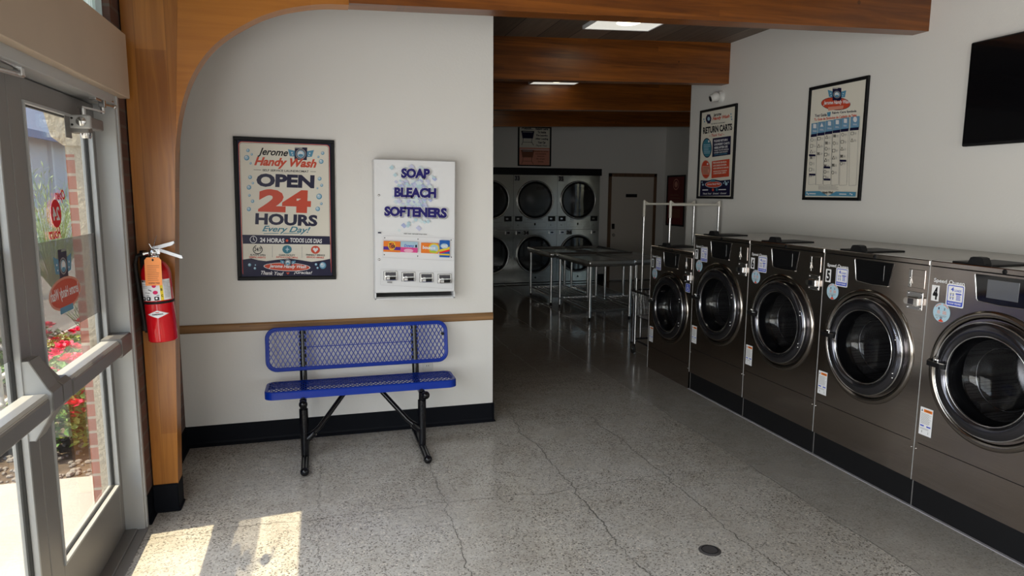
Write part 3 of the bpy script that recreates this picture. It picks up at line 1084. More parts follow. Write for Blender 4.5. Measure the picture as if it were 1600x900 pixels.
for f_ in range(len(mb.sm)):
    mb.sm[f_] = False
tag(mb.build('gravel', None), 'grey stones and mulch covering the planting bed', 'gravel', kind='stuff')
# feathery shrub by the curb and low grass
def wispy(x, y, h_, n, seed, label, name='shrub'):
    q = random.Random(seed)
    t = thing(name, label, 'shrub', (x, y, -.03))
    mb = MB()
    m_w = M('wispy_leaf', (.24, .34, .13), .5)
    for k in range(n):
        a, s_ = q.uniform(0, 2 * PI), q.uniform(.2, .75)
        L = h_ * q.uniform(.6, 1.1)
        p0 = Vector((0, 0, 0))
        p1 = Vector((math.cos(a) * s_ * L * .5, math.sin(a) * s_ * L * .5, L * .6))
        p2 = Vector((math.cos(a) * s_ * L, math.sin(a) * s_ * L, L))
        mb.tube([p0, p1, p2], [.006, .004, .002], m_w, 4, cap=False)
        for i in range(14):
            t_ = q.uniform(.25, 1)
            p = p1.lerp(p2, (t_ - .5) * 2) if t_ > .5 else p0.lerp(p1, t_ * 2)
            d = Vector((q.uniform(-1, 1), q.uniform(-1, 1), q.uniform(.2, 1))).normalized() * h_ * .09
            s2 = d.cross(Vector((0, 0, 1))).normalized() * .006
            mb.add([p, p + d * .5 + s2, p + d, p + d * .5 - s2], [(0, 1, 2, 3)], m_w)
    mb.build('foliage', t, fix=False)
    return t
wispy(-4.4, 13.2, 1.9, 110, 5, 'feathery green shrub across the asphalt behind the door stickers')
wispy(-2.55, 8.6, .45, 40, 6, 'small wispy plant beside the pale curb')

# ================================================================ WASHERS
WW, WH, WD = .753, 1.172, .82
RZ = -PI / 2      # fronts facing -x

def panel_with_hole(mb, w, z0, z1, cx, cz, r, y, mat, n=64):
    """front rectangle 0..w, z0..z1 with a round hole"""
    cs, rs = [], []
    for k in range(n):
        a = 2 * PI * k / n
        c_, s_ = math.cos(a), math.sin(a)
        cs.append((cx + r * c_, y, cz + r * s_))
        tx = ((w - cx) if c_ > 0 else cx) / max(abs(c_), 1e-6)
        tz = ((z1 - cz) if s_ > 0 else (cz - z0)) / max(abs(s_), 1e-6)
        t = min(tx, tz)
        rs.append([cx + t * c_, y, cz + t * s_])
    for (X_, Z_) in ((w, z1), (0, z1), (0, z0), (w, z0)):
        i = min(range(n), key=lambda k: (rs[k][0] - X_) ** 2 + (rs[k][2] - Z_) ** 2)
        rs[i] = [X_, y, Z_]
    mb.add(cs + rs, [(i, (i + 1) % n, n + (i + 1) % n, n + i) for i in range(n)], mat)

def sticker(parent, name, quad_w, quad_h, x, z, fn, y=-.0012):
    a = Art([(0, 0), (100, 0), (100, 100), (0, 100)], quad_w, quad_h, step=.00025)
    fn(a)
    o = a.build(name, parent)
    o.location = (x, y, z)
    return o

def washer(num, loc, label, tall=True):
    t = thing('washing_machine', label, 'washing machine', loc, RZ, 'front loading washing machines in the row')
    cx, cz = .377, .640
    mb = MB()
    panel_with_hole(mb, WW, .212, WH - .030, cx, cz, .262, 0, m_wash)
    mb.box((0, 0, 0), (WW, .02, .208), m_wash)
    mb.box((0, .006, .206), (WW, .012, .214), m_black)
    mb.box((0, -.001, WH - .028), (WW, .05, WH), m_wash, .004)
    mb.box((0, .004, WH - .034), (WW, .01, WH - .026), m_black)
    mb.box((0, .001, 0), (.02, WD, WH - .03), m_wash).box((WW - .02, .001, 0), (WW, WD, WH - .03), m_wash)
    mb.box((0, WD - .02, 0), (WW, WD, WH - .03), m_wash)
    mb.box((0, .05, WH - .03), (WW, WD, WH - .001), m_washtop, .003)
    mb.box((-.0012, -.002, 0), (.0010, .01, WH - .001), m_alu)
    for (u, z) in ((.012, .175), (WW - .012, .175)):
        mb.sphere((u, -.001, z), .004, m_chrome, 8, 6)
    mb.build('cabinet', t)
    # ring fixed to the cabinet
    mb = MB().lathe([(.330, 0), (.328, -.006), (.318, -.013), (.300, -.010), (.288, .004), (.284, .03), (.262, .04), (.262, .07)], m_chromering, (cx, 0, cz), n=72)
    mb.lathe([(.287, .006), (.262, .04)], m_rubber, (cx, 0, cz), n=72)
    mb.build('door_surround', t)
    # drum
    mb = MB().lathe([(.245, .07), (.245, .46), (.235, .48), (.06, .50), (.0, .50)], m_drum, (cx, 0, cz), n=56)
    mb.lathe([(.275, .02), (.262, .05), (.222, .06), (.215, .09), (.245, .10)], m_rubber, (cx, 0, cz), n=56)
    for a0 in (90, 210, 330):
        a = R(a0 + 20)
        mb.tube([(cx + .235 * math.cos(a), .11, cz + .235 * math.sin(a)), (cx + .235 * math.cos(a), .45, cz + .235 * math.sin(a))], .035, m_drum, 10)
    mb.build('drum', t)
    # door
    d = MB().lathe([(.276, .012), (.280, -.008), (.277, -.022), (.270, -.030), (.255, -.036), (.236, -.040), (.221, -.036), (.212, -.026), (.208, -.018)], m_dsteel, (cx, 0, cz), n=72)
    d.tube([(cx + .276 * math.cos(2 * PI * k / 64), -.024, cz + .276 * math.sin(2 * PI * k / 64)) for k in range(64)], .0045, m_chrome, 8, closed=True)
    d.tube([(cx + .211 * math.cos(2 * PI * k / 64), -.026, cz + .211 * math.sin(2 * PI * k / 64)) for k in range(64)], .0040, m_chrome, 8, closed=True)
    for zz in (.115, .090, -.095, -.120):
        d.sphere((cx + .238, -.039 + abs(zz) * .02, cz + zz), .0055, m_chrome, 10, 6)
    d.lathe([(.276, .012), (.262, .03)], m_rubber, (cx, 0, cz), n=72)
    d = d.build('door', t)
    g = MB().lathe([(.209, -.018), (.20, .02), (.175, .075), (.13, .105), (.06, .118), (.0, .12)], m_doorglass, (cx, 0, cz), n=56)
    g.build('door_glass', d)
    g = MB().tube([(cx + .150 * math.cos(2 * PI * k / 48), .096, cz + .150 * math.sin(2 * PI * k / 48)) for k in range(48)], .0025, m_chrome, 6, closed=True)
    g.lathe([(.209, -.016), (.200, .02), (.192, .045)], m_black, (cx, .002, cz), n=56)
    g.build('gasket', d)
    g = MB().prism([(.055, -.020), (.075, -.052), (.155, -.060), (.180, -.052), (.180, -.042), (.155, -.046), (.085, -.040), (.070, -.012)], cz + .008, cz + .034, m_black, plane='xy')
    g.prism([(.060, -.024), (.078, -.056), (.155, -.064), (.176, -.056), (.176, -.052), (.155, -.060), (.078, -.051), (.062, -.020)], cz + .032, cz + .037, m_chrome, plane='xy')
    g.sphere((.12, -.045, cz + .045), .009, m_chrome, 10, 8)
    g.box((.105, -.048, cz + .034), (.135, -.036, cz + .052), m_chrome, .003)
    g.build('handle', d)
    # display
    dz = WH - 1.322
    mb = MB().prism([(.252, 1.283 + dz), (.530, 1.283 + dz), (.505, 1.155 + dz), (.275, 1.160 + dz)], -.004, 0, m_gloss)
    mb.tube([(.254, -.004, 1.282 + dz), (.252, -.005, 1.276 + dz), (.272, -.005, 1.166 + dz), (.279, -.004, 1.158 + dz)], .003, m_chrome, 6)
    mb.tube([(.279, -.004, 1.157 + dz), (.39, -.004, 1.150 + dz), (.503, -.004, 1.153 + dz)], .0022, m_steel, 6)
    mb.prism([(.275, 1.160 + dz), (.505, 1.155 + dz), (.39, 1.149 + dz)], -.003, 0, m_gloss)
    cp = mb.build('control_panel', t)
    MB().box((.318, -.0052, 1.178 + dz), (.470, -.0035, 1.265 + dz), m_screen if num == '4' else m_gloss, .001).build('screen', cp)
    MB().lathe([(.0, -.003), (.011, -.003), (.013, 0)], m_black, (.392, 0, 1.307 + dz), n=20).build('key_lock', t)
    # coin door and coin slide
    mb = MB().box((.630, -.0035, 1.170 + dz), (.735, 0, 1.267 + dz), m_wash, .003)
    mb.box((.634, -.0045, 1.172 + dz), (.652, -.003, 1.264 + dz), m_steel, .001)
    mb.sphere((.647, -.006, 1.222 + dz), .006, m_chrome, 10, 8).tube([(.648, -.006, 1.215 + dz), (.650, -.012, 1.19 + dz)], .003, m_chrome, 6)
    mb.build('coin_door', t)
    mb = MB().box((.630, -.004, 1.056 + dz), (.731, 0, 1.150 + dz), m_steel, .002)
    mb.box((.655, -.030, 1.078 + dz), (.728, -.004, 1.125 + dz), m_chrome, .006)
    mb.box((.664, -.0305, 1.086 + dz), (.700, -.029, 1.117 + dz), m_dsteel)
    mb.tube([(.650, -.002, 1.10 + dz), (.650, -.026, 1.10 + dz)], .017, m_chrome, 16)
    mb.sphere((.642, -.005, 1.14 + dz), .005, m_chrome, 8, 6).sphere((.642, -.005, 1.066 + dz), .005, m_chrome, 8, 6).sphere((.722, -.005, 1.14 + dz), .004, m_chrome, 8, 6).sphere((.722, -.005, 1.066 + dz), .004, m_chrome, 8, 6)
    mb.build('coin_slide', t)
    # soap hopper lid on top
    mb = MB().box((.110, .010, WH - .002), (.320, .285, WH + .009), m_black, .003)
    mb.build('soap_lid', t)
    mb = MB().prism([(.200, WH + .006), (.290, WH + .006), (.276, WH + .036), (.262, WH + .040), (.228, WH + .040), (.214, WH + .036)], .002, .045, m_black)
    mb.build('lid_handle', t)
    # stickers
    def s_num(a):
        a.rect(0, 0, 100, 100, whit)
        a.text(num, 18, 10, 82, 92, blak, .045)
    sticker(t, 'number_sticker', .045, .080, .021, 1.120 + dz, s_num)
    def s_ins(a):
        a.rrect(0, 0, 100, 100, 9, whit)
        a.rrect(6, 5, 94, 95, 7, sblue)
        a.rrect(10, 9, 90, 76, 4, whit)
        a.text('4', 24, 14, 40, 32, sblue, .04)
        a.text('LOADS', 44, 22, 82, 32, sblue, .03)
        for (x, y) in ((20, 40), (34, 40), (20, 56), (34, 56)):
            a.rect(x, y, x + 10, y + 5, grey)
            a.rect(x + 2, y + 6, x + 8, y + 12, sblue)
        a.rect(52, 38, 84, 44, sblue)
        a.lines(56, 45, 84, 70, 5, 2.6, sblue, 3)
        a.text('NO SOAP  REQUIRED', 14, 81, 86, 90, whit, .03)
    sticker(t, 'instruction_sticker', .099, .112, .106, 1.106 + dz, s_ins)
    def s_rnd(a):
        a.ell(50, 50, 50, 50, pale, 32)
        a.ring(50, 50, 46, 46, 5, pink, 16, 215, 262)
        a.ring(50, 50, 46, 46, 5, pink, 16, 278, 325)
        a.text('1', 30, 24, 36, 36, navy, .03)
        a.text('2', 62, 24, 70, 36, navy, .03)
        a.lines(24, 40, 46, 58, 4, 2.4, pink, 4)
        a.lines(56, 40, 80, 58, 4, 2.4, pink, 5)
        a.lines(14, 62, 84, 74, 3, 1.8, grey, 6)
        a.lines(20, 76, 38, 84, 2, 2, grey, 7)
        a.poly([(34, 94), (50, 82), (66, 94), (58, 98), (42, 98)], redi)
        a.ring(50, 78, 7, 6, 3, navy, 12)
    sticker(t, 'round_sticker', .098, .098, .040, 1.018 + dz, s_rnd)
    def s_brand(a):
        a.text('Speed Queen', 0, 0, 100, 100, whit, .02)
    sticker(t, 'brand_lettering', .172, .026, .030, 1.210 + dz, s_brand, -.002)
    def s_warn(a):
        a.rect(0, 0, 100, 100, whit)
        a.rect(28, 6, 94, 16, orng)
        a.poly([(8, 15), (14, 6), (20, 15)], blak)
        a.text('WARNING', 40, 8, 84, 14, blak, .02)
        a.lines(8, 20, 92, 60, 13, 1.1, grey, 8)
        a.rect(8, 64, 38, 69, sblue)
        a.rect(58, 64, 90, 69, sblue)
        a.lines(8, 73, 90, 80, 2, 1.2, grey, 9)
        a.text('1', 22, 84, 28, 92, grey, .02)
        a.text('2', 70, 84, 78, 92, grey, .02)
    sticker(t, 'warning_label', .076, .147, .020, .412 + dz, s_warn)
    return t
m_chromering = M('polished_bronze_ring', (.34, .31, .28), .16, metal=1)
m_screen = M('grey_display_screen', (.10, .105, .12), .12, coat=.5)
yl = {'8': 5.765, '7': 5.005, '6': 4.248, '5': 3.489, '4': 2.732}
where = {'4': 'with sticker number four, nearest the camera and cut by the frame', '5': 'with sticker number five, second from the camera', '6': 'with sticker number six, middle of the row of five', '7': 'with sticker number seven, beside the lower machine', '8': 'standing lower than the rest at the far end, wheelchair sticker'}
pwhere = {'4': 'black plinth under the washer nearest the camera', '5': 'black plinth under the second washer from the camera', '6': 'black plinth under the middle washer of the five', '7': 'black plinth at the far end, ending at the lower washer'}
for k in '45678':
    z = 0 if k == '8' else .150
    w_ = washer(k, (3.0, yl[k], z), 'dark steel washing machine ' + where[k])
    if k == '8':
        def s_acc(a):
            a.rrect(0, 0, 100, 100, 8, whit)
            a.rrect(5, 5, 95, 95, 6, sblue)
            a.ell(45, 22, 8, 8, whit, 12)
            a.line(45, 30, 48, 55, 8, whit)
            a.line(46, 42, 66, 42, 6, whit)
            a.line(48, 55, 66, 55, 7, whit)
            a.line(65, 55, 74, 76, 7, whit)
            a.ring(47, 64, 23, 22, 6, whit, 20, 20, 250)
        sticker(w_, 'wheelchair_sticker',   .072, .075, .650, .824, s_acc)
    else:
        y = yl[k]
        m_ = MB().box((3.012, y - .757 + .002, 0), (3.80, y - .001, .149), m_black, .002)
        m_.box((3.010, y - .006, 0), (3.0125, y - .0015, .149), m_alud)
        o = m_.build('machine_plinth')
        tag(o, pwhere[k], 'plinth', 'black plinths under the washers')

# ================================================================ POSTERS
def poster(name, label, cat, loc, rz, w, h, quad, fn, step=.00035, tilt=0, group=None):
    t = thing(name, label, cat, loc, 0, group, rot=(0, tilt, rz))
    frame_part(t, w, h)
    a = Art(quad, w, h, y=-.008, step=step)
    fn(a)
    a.build('print', t)
    return t

def art_open(a):
    # pixels of the zoomed crop, scale 3.333
    a.rect(85, 103, 608, 808, navy) if False else None
    fr = .024
    a.metric([(fr, fr), (.61 - fr, fr), (.61 - fr, .905 - fr), (fr, .905 - fr)], navy)
    def inset(d, r, mat):
        pts = []
        for (cx, cy, a0) in ((.61 - fr - d - r, fr + d + r, -90), (.61 - fr - d - r, .905 - fr - d - r, 0), (fr + d + r, .905 - fr - d - r, 90), (fr + d + r, fr + d + r, 180)):
            for i in range(6):
                q = R(a0 + 18 * i)
                pts.append((cx + r * math.cos(q), cy + r * math.sin(q)))
        a.metric(pts, mat)
    inset(.006, .02, redi)
    inset(.010, .018, cream)
    inset(.0125, .016, navy)
    inset(.0145, .015, cream)
    a.text('Jerome', 192, 133, 354, 182, blak, .025, .35, 4)
    washer_logo(a, 422, 158, 66, 66)
    a.text('Handy Wash', 176, 182, 508, 240, redi, .04, .3, 3)
    a.text('SELF SERVICE LAUNDROMAT', 222, 245, 468, 256, blak, .02)
    a.line(174, 250, 214, 250, 2, blak)
    a.line(476, 250, 506, 250, 2, blak)
    a.text('OPEN', 191, 268, 500, 338, navy, .05)
    a.text('24', 206, 349, 486, 468, redi, .06)
    a.text('HOURS', 193, 476, 524, 536, navy, .045)
    a.text('Every Day!', 232, 540, 488, 580, teal, .02, .35)
    a.line(240, 582, 320, 578, 3, teal)
    a.line(345, 578, 430, 574, 3, teal)
    a.poly([(126, 592), (593, 585), (597, 628), (131, 639)], navy)
    a.ring(187, 615, 19, 19, 3, whit)
    a.line(187, 615, 187, 603, 3, whit)
    a.line(187, 615, 195, 620, 3, whit)
    a.text('24 HORAS', 222, 604, 352, 628, whit, .03)
    a.ell(366, 615, 7, 7, redi)
    a.text('TODOS LOS DIAS', 382, 600, 552, 623, whit, .03)
    for (x, n_) in ((212, 0), (368, 1), (518, 2)):
        pass
    a.ring(212, 667, 26, 24, 4, blak, 24, -60, 250)
    a.text('24/7', 194, 656, 232, 676, blak, .02)
    a.ell(368, 661, 25, 22, teal)
    a.poly([(358, 661), (366, 656), (369, 645), (372, 656), (382, 661), (372, 665), (369, 676), (366, 665)], pale)
    a.ell(519, 658, 24, 21, redi)
    a.poly([(519, 672), (505, 656), (508, 648), (516, 648), (519, 653), (523, 648), (531, 648), (533, 656)], whit)
    a.line(290, 645, 291, 705, 1.5, grey)
    a.line(447, 642, 449, 702, 1.5, grey)
    a.text('ALWAYS OPEN', 172, 690, 254, 700, blak, .02)
    a.text('SIEMPRE ABIERTO', 168, 703, 256, 712, redi, .02)
    a.text('CLEAN FACILITY', 326, 686, 412, 696, blak, .02)
    a.text('INSTALACIONES LIMPIAS', 312, 698, 427, 707, redi, .02)
    a.text('FRIENDLY SERVICE', 470, 681, 570, 690, blak, .02)
    a.text('SERVICIO AMABLE', 473, 693, 566, 702, redi, .02)
    pts = [(134, 722), (180, 714), (215, 722), (260, 726), (320, 716), (380, 708), (440, 714), (500, 722), (560, 712), (600, 702)]
    a.poly(pts + [(607, 778), (600, 786), (150, 806), (140, 800)], navy)
    for (x, y, r) in ((140, 150, 9), (135, 189, 14), (161, 170, 6), (157, 217, 6), (157, 290, 10), (173, 320, 6), (153, 343, 12), (157, 385, 7), (175, 415, 9), (157, 457, 11),
                      (538, 152, 9), (516, 172, 6), (532, 196, 12), (527, 286, 10), (539, 320, 8), (517, 336, 5), (528, 379, 15), (541, 416, 7), (523, 444, 12), (525, 734, 7), (534, 752, 6), (561, 738, 18), (172, 748, 9), (203, 748, 4), (201, 765, 7)):
        a.bubble(x, y, r)
    a.ell(371, 752, 125, 22, whit)
    a.ell(371, 752, 121, 19.5, redi)
    washer_logo(a, 375, 728, 40, 34)
    a.text('Jerome Handy Wash', 276, 741, 474, 764, whit, .03, .3, -2)
    a.text('Thank You!', 234, 776, 354, 796, whit, .02, .3, 2)
    a.text('¡Gracias!', 410, 770, 506, 790, whit, .02, .3)
    a.poly([(377, 792), (369, 783), (371, 779), (377, 782), (383, 779), (386, 783)], redi)
poster('framed_poster', 'black framed poster reading OPEN 24 HOURS on the white wall above the bench', 'poster', (-.509, BW - .003, 1.086), 0, .61, .905,
       [(57, 78), (597, 83), (635, 808), (112, 832)], art_open, tilt=R(.9))

def art_carts(a):
    # crop scale 4.5 of (1060,130); frame quad
    f_ = .024
    a.metric([(f_, f_), (.64 - f_, f_), (.64 - f_, .895 - f_), (f_, .895 - f_)], cream)
    for (x, y) in ((180, 245), (184, 262), (370, 215), (372, 235), (374, 252)):
        a.ell(x, y, 4, 6, sky_, 10)
    a.ell(213, 243, 20, 30, navy, 10)
    a.rect(203, 212, 226, 276, navy)
    a.ell(214, 243, 9, 14, pale, 14)
    a.text('Jerome', 246, 206, 302, 236, blak, .03, .3, -8)
    a.text('Handy Wash', 240, 232, 360, 262, redi, .04, .3, -16)
    a.text('SELF SERVICE LAUNDROMAT', 230, 276, 330, 284, blak, .02, 0, -8)
    a.text('RETURN CARTS', 173, 302, 377, 350, blak, .045, 0, -22)
    a.text('~ Thank You! ~', 214, 352, 322, 372, redi, .02, .3, -8)
    a.ell(198, 448, 34, 70, navy)
    a.ell(198, 448, 30, 63, teal)
    a.lines(176, 420, 222, 490, 6, 4, pale, 2)
    a.ell(212, 402, 5, 8, whit)
    a.poly([(240, 382), (368, 368), (362, 500), (234, 514)], navy)
    for i, s_ in enumerate(('PLEASE RETURN', 'LAUNDRY CARTS', 'HERE AFTER USE')):
        a.text(s_, 250, 394 + i * 24, 344 + (i == 1) * 14, 410 + i * 24, whit, .04, 0, -8)
    a.text('THANK YOU FOR HELPING', 248, 464, 350, 474, whit, .03, 0, -8)
    a.text('US KEEP OUR FACILITY', 248, 480, 345, 490, whit, .03, 0, -8)
    a.text('CLEAN & ORGANIZED', 248, 495, 340, 503, sky_, .03, 0, -8)
    a.ell(188, 600, 33, 66, pink)
    a.ell(188, 600, 30, 61, redi)
    a.rect(164, 576, 214, 636, pink)
    a.lines(168, 580, 212, 632, 5, 4, brow, 2)
    a.ell(201, 562, 5, 7, whit)
    a.poly([(232, 544), (356, 530), (350, 654), (226, 664)], redi)
    for i, s_ in enumerate(('POR FAVOR DEVUELVA', 'LOS CARROS DE ROPA', 'AQUI DESPUES DE USARLOS')):
        a.text(s_, 240, 550 + i * 20, 335 + (i == 2) * 12, 562 + i * 20, cream, .04, 0, -6)
    a.text('GRACIAS POR AYUDARNOS', 240, 612, 336, 622, cream, .03, 0, -6)
    a.text('A MANTENER LIMPIO', 240, 627, 330, 637, cream, .03, 0, -6)
    a.text('Y ORGANIZADO', 262, 646, 315, 653, brow, .03, 0, -6)
    a.poly([(150, 676), (200, 680), (245, 672), (290, 682), (360, 676), (354, 790), (142, 788)], navy)
    a.ell(240, 708, 60, 24, pale)
    a.ell(240, 708, 56, 21, redi)
    a.rect(222, 672, 252, 690, teal)
    a.text('Jerome Handy Wash', 195, 700, 286, 716, whit, .03, .3, -2)
    for (x, y, r) in ((160, 690, 4), (166, 708, 6), (322, 690, 5), (330, 706, 9), (344, 694, 4), (312, 700, 4)):
        a.ell(x, y, r, r * 1.3, pale, 10)
    a.text('208-324-0099', 162, 742, 212, 752, whit, .02) if False else a.lines(162, 740, 214, 752, 1, 7, whit)
    a.ell(236, 746, 7, 10, redi)
    a.ell(263, 746, 7, 10, teal)
    a.lines(275, 741, 344, 751, 1, 6, whit)
    a.text('Thank You!   Gracias!   Gracias!', 165, 766, 330, 778, whit, .02, .3)
poster('framed_poster', 'black framed poster reading RETURN CARTS below the dome camera', 'poster', (RW - .003, 6.375, 1.605), RZ, .64, .895,
       [(160, 185), (417, 140), (372, 815), (122, 805)], art_carts)

def art_care(a):
    # crop scale 3.913 of (1240,100)
    f_ = .024
    a.metric([(f_, f_), (.617 - f_, f_), (.617 - f_, .892 - f_), (f_, .892 - f_)], cream)
    a.ell(252, 240, 90, 40, navy)
    a.ell(252, 240, 88, 37, redi)
    washer_logo(a, 259, 182, 54, 78)
    a.poly([(205, 262), (300, 250), (296, 270), (205, 284)], pink)
    a.text('Jerome Handy Wash', 176, 226, 338, 256, whit, .03, .3, -14)
    a.text('Your Guide', 124, 308, 196, 326, navy, .03, 0, -8)
    a.poly([(198, 295), (222, 291), (218, 318), (202, 320)], sky_)
    a.text('Fabric Care Symbols', 230, 290, 378, 308, navy, .03, 0, -16)
    a.text('Tu Guia de Simbolos de Cuidado de Telas', 120, 334, 380, 350, redi, .03, 0, -36)
    cols = [(104, 142), (146, 190), (193, 238), (242, 288), (292, 340), (350, 404)]
    for i, (x0, x1) in enumerate(cols):
        yt = 366 - i * 9.4
        a.poly([(x0, yt), (x1, yt - 7), (x1 - 3, yt + 62), (x0 - 3, yt + 67)], sky_)
        a.poly([(x0 + 2, yt + 3), (x1 - 2, yt - 4), (x1 - 5, yt + 58), (x0 - 1, yt + 63)], ink('mid_blue', (.17, .33, .50)))
        a.poly([(x0 - 4, yt + 67), (x1 - 4, yt + 60), (x1 - 6, yt + 78), (x0 - 6, yt + 84)], navy)
        cx, cy = (x0 + x1) / 2, yt + 16
        if i == 1:
            a.poly([(cx - 10, cy + 12), (cx, cy - 14), (cx + 10, cy + 10)], whit)
        elif i == 5:
            a.ell(cx, cy - 2, 12, 17, whit)
        else:
            a.rrect(cx - 9, cy - 14, cx + 10, cy + 12, 3, whit)
        a.lines(cx - 12, cy + 24, cx + 14, cy + 34, 2, 2, whit, i)
        xb = x0 - 14 + i * 1.5
        # column box
        for (p, q) in (((x0 - 6, yt + 88), (xb - 4, 740)), ((x1 - 6, yt + 82), (xb + 40, 736))):
            a.line(p[0], p[1], q[0], q[1], 1.4, grey)
        a.line(xb - 4, 740, xb + 40, 736, 1.4, grey)
        q = random.Random(i)
        nn = (7, 3, 8, 6, 5, 2)[i]
        for k in range(nn):
            yy = yt + 100 + k * (290 - i * 4) / (8 if i in (0, 2) else 6.2)
            xx = cx - 12 - (yy - yt) * .045
            kind = (k + i) % 4
            if kind == 0:
                a.ring(xx, yy, 8, 11, 2, blak, 10)
            elif kind == 1:
                for (p, q2) in (((xx - 8, yy - 8), (xx + 8, yy - 9)), ((xx + 8, yy - 9), (xx + 6, yy + 9)), ((xx + 6, yy + 9), (xx - 9, yy + 10)), ((xx - 9, yy + 10), (xx - 8, yy - 8))):
                    a.line(*p, *q2, 2, blak)
            elif kind == 2:
                a.line(xx - 8, yy + 8, xx, yy - 12, 2, blak)
                a.line(xx, yy - 12, xx + 8, yy + 7, 2, blak)
                a.line(xx - 8, yy + 8, xx + 8, yy + 7, 2, blak)
            else:
                a.line(xx - 8, yy - 8, xx + 8, yy + 8, 2.4, blak)
                a.line(xx - 8, yy + 8, xx + 8, yy - 8, 2.4, blak)
                a.ring(xx, yy, 7, 9, 2, blak, 10)
            a.lines(xx + 11, yy - 7, xx + 26, yy + 8, 3, 1.4, grey, k)
        for zz in {0: (560, 678), 2: (632, 706), 4: (588,)}.get(i, ()):
            a.rect(cx - 34, zz - 6, cx + 6, zz + 6, navy)
    a.lines(150, 742, 290, 770, 4, 1.5, grey, 3)
    a.poly([(72, 782), (160, 778), (210, 806), (260, 778), (382, 778), (380, 806), (70, 808)], sky_)
    a.text('Wash Bro', 176, 778, 242, 800, blak, .02, .3, -2) if False else a.text('Handy Wash', 176, 778, 242, 798, blak, .02, .3, -2)
    a.lines(96, 790, 148, 800, 1, 6, whit)
    a.lines(280, 788, 338, 798, 1, 6, whit)
    for (x, y) in ((82, 792), (90, 798), (348, 790), (358, 794)):
        a.ell(x, y, 4, 5, whit, 10)
poster('framed_poster', 'black framed fabric care symbols chart with cream sheet on the right wall', 'poster', (RW - .003, 4.747, 1.608), RZ, .617, .892,
       [(95, 148), (460, 60), (402, 832), (50, 835)], art_care)

def art_please(a):
    f_ = .028
    a.metric([(f_, f_), (.625 - f_, f_), (.625 - f_, .70 - f_), (f_, .70 - f_)], cream)
    a.rect(125, 462, 662, 768, pink)
    a.rect(140, 490, 655, 500, whit)
    a.text('Please...', 160, 98, 370, 146, blak, .02, .3)
    for i, s_ in enumerate(('Return Carts', 'To Inside', 'The Laundry', 'After Loading', 'Your Car')):
        w_ = (220, 150, 210, 225, 140)[i]
        a.text(s_, 520 - w_ / 2, 104 + i * 60, 520 + w_ / 2, 146 + i * 60, blak, .04)
    a.text('Thank You!', 415, 405, 615, 437, blak, .01, .3)
    for (oy, c1, c2) in ((0, navy, blak), (335, brow, brow)):
        a.rrect(155, 168 + oy, 385, 200 + oy, 12, c2)
        a.poly([(160, 195 + oy), (382, 195 + oy), (362, 300 + oy), (178, 300 + oy)], c1)
        a.rect(180, 182 + oy, 360, 196 + oy, grey)
        for (x0, x1) in ((190, 165), (345, 375)):
            a.line(x0, 300 + oy, x0 - 5, 365 + oy, 9, c2)
            a.line(x0 - 5, 365 + oy, x1, 420 + oy, 9, c2)
        a.line(190, 368 + oy, 350, 368 + oy, 7, c2)
    for i, s_ in enumerate(('Devuelve los carros', 'a la lavanderia', 'despues', 'de cargar', 'Gracias')):
        w_ = (260, 190, 130, 160, 100)[i]
        a.text(s_, 505 - w_ / 2, 508 + i * 46, 505 + w_ / 2, 534 + i * 46, brow, .03)
    a.poly([(120, 85), (125, 85), (125, 768), (120, 768)], blak)
poster('framed_sign', 'framed sign with cart drawings asking to return carts, above the dryers', 'sign', (3.450, 11.797, 2.130), 0, .625, .70,
       [(98, 85), (690, 85), (690, 790), (98, 790)], art_please, step=.0008)

def art_red(a):
    f_ = .03
    a.metric([(f_, f_), (.655 - f_, f_), (.655 - f_, .935 - f_), (f_, .935 - f_)], dred)
    a.ring(50, 18, 16, 11, 2, pink)
    a.ell(50, 18, 9, 6, pink)
    a.lines(20, 36, 80, 60, 4, 2, brow, 3)
    a.rect(22, 66, 78, 84, brow)
poster('framed_poster', 'dark red framed poster on the dim side wall right of the back door', 'poster', (6.397, 11.716, 1.06), RZ, .655, .935,
       [(0, 0), (100, 0), (100, 100), (0, 100)], art_red, step=.001)

# television
t = thing('television', 'black flat screen television mounted high on the right wall', 'television', (RW - .078, 3.290, 1.944), RZ)
mb = MB().box((0, 0, 0), (1.09, .035, .604), m_black, .006)
mb.box((.2, .03, .1), (.9, .055, .5), m_black, .01)
mb.build('casing', t)
MB().box((.010, -.001, .016), (1.08, .002, .595), m_gloss).build('screen', t)
MB().box((.40, .05, .18), (.70, .078, .42), m_black, .002).build('wall_mount', t)

# dome camera
t = thing('security_camera', 'small white turret security camera above the RETURN CARTS poster', 'camera', (RW, 6.03, 2.595), RZ)
MB().lathe([(.0, -.028), (.048, -.028), (.058, -.018), (.060, 0)], m_outlet, (0, 0, 0), n=32).build('mount', t)
b_ = MB()
b_.sphere((0, -.062, -.002), .045, m_outlet, 24, 14)
b_.tube([(0, -.06, -.002), (-.014, -.108, -.020)], .037, m_outlet, 24)
b_ = b_.build('housing', t)
MB().tube([(-.013, -.105, -.019), (-.0155, -.114, -.0225)], .027, m_gloss, 20).build('lens', b_)

# outlet under the bench back
t = thing('wall_outlet', 'white wall outlet behind the right end of the bench', 'outlet', (.705, BW, .418))
o_ = MB().box((-.036, -.006, -.058), (.036, 0, .058), m_outlet, .003).build('cover_plate', t)
mb = MB()
for zz in (-.026, .026):
    mb.box((-.017, -.008, zz - .015), (.017, -.005, zz + .015), m_outlet, .003)
    mb.box((-.008, -.0086, zz - .004), (-.005, -.0078, zz + .008), m_black).box((.005, -.0086, zz - .004), (.008, -.0078, zz + .008), m_black)
mb.build('socket', o_)

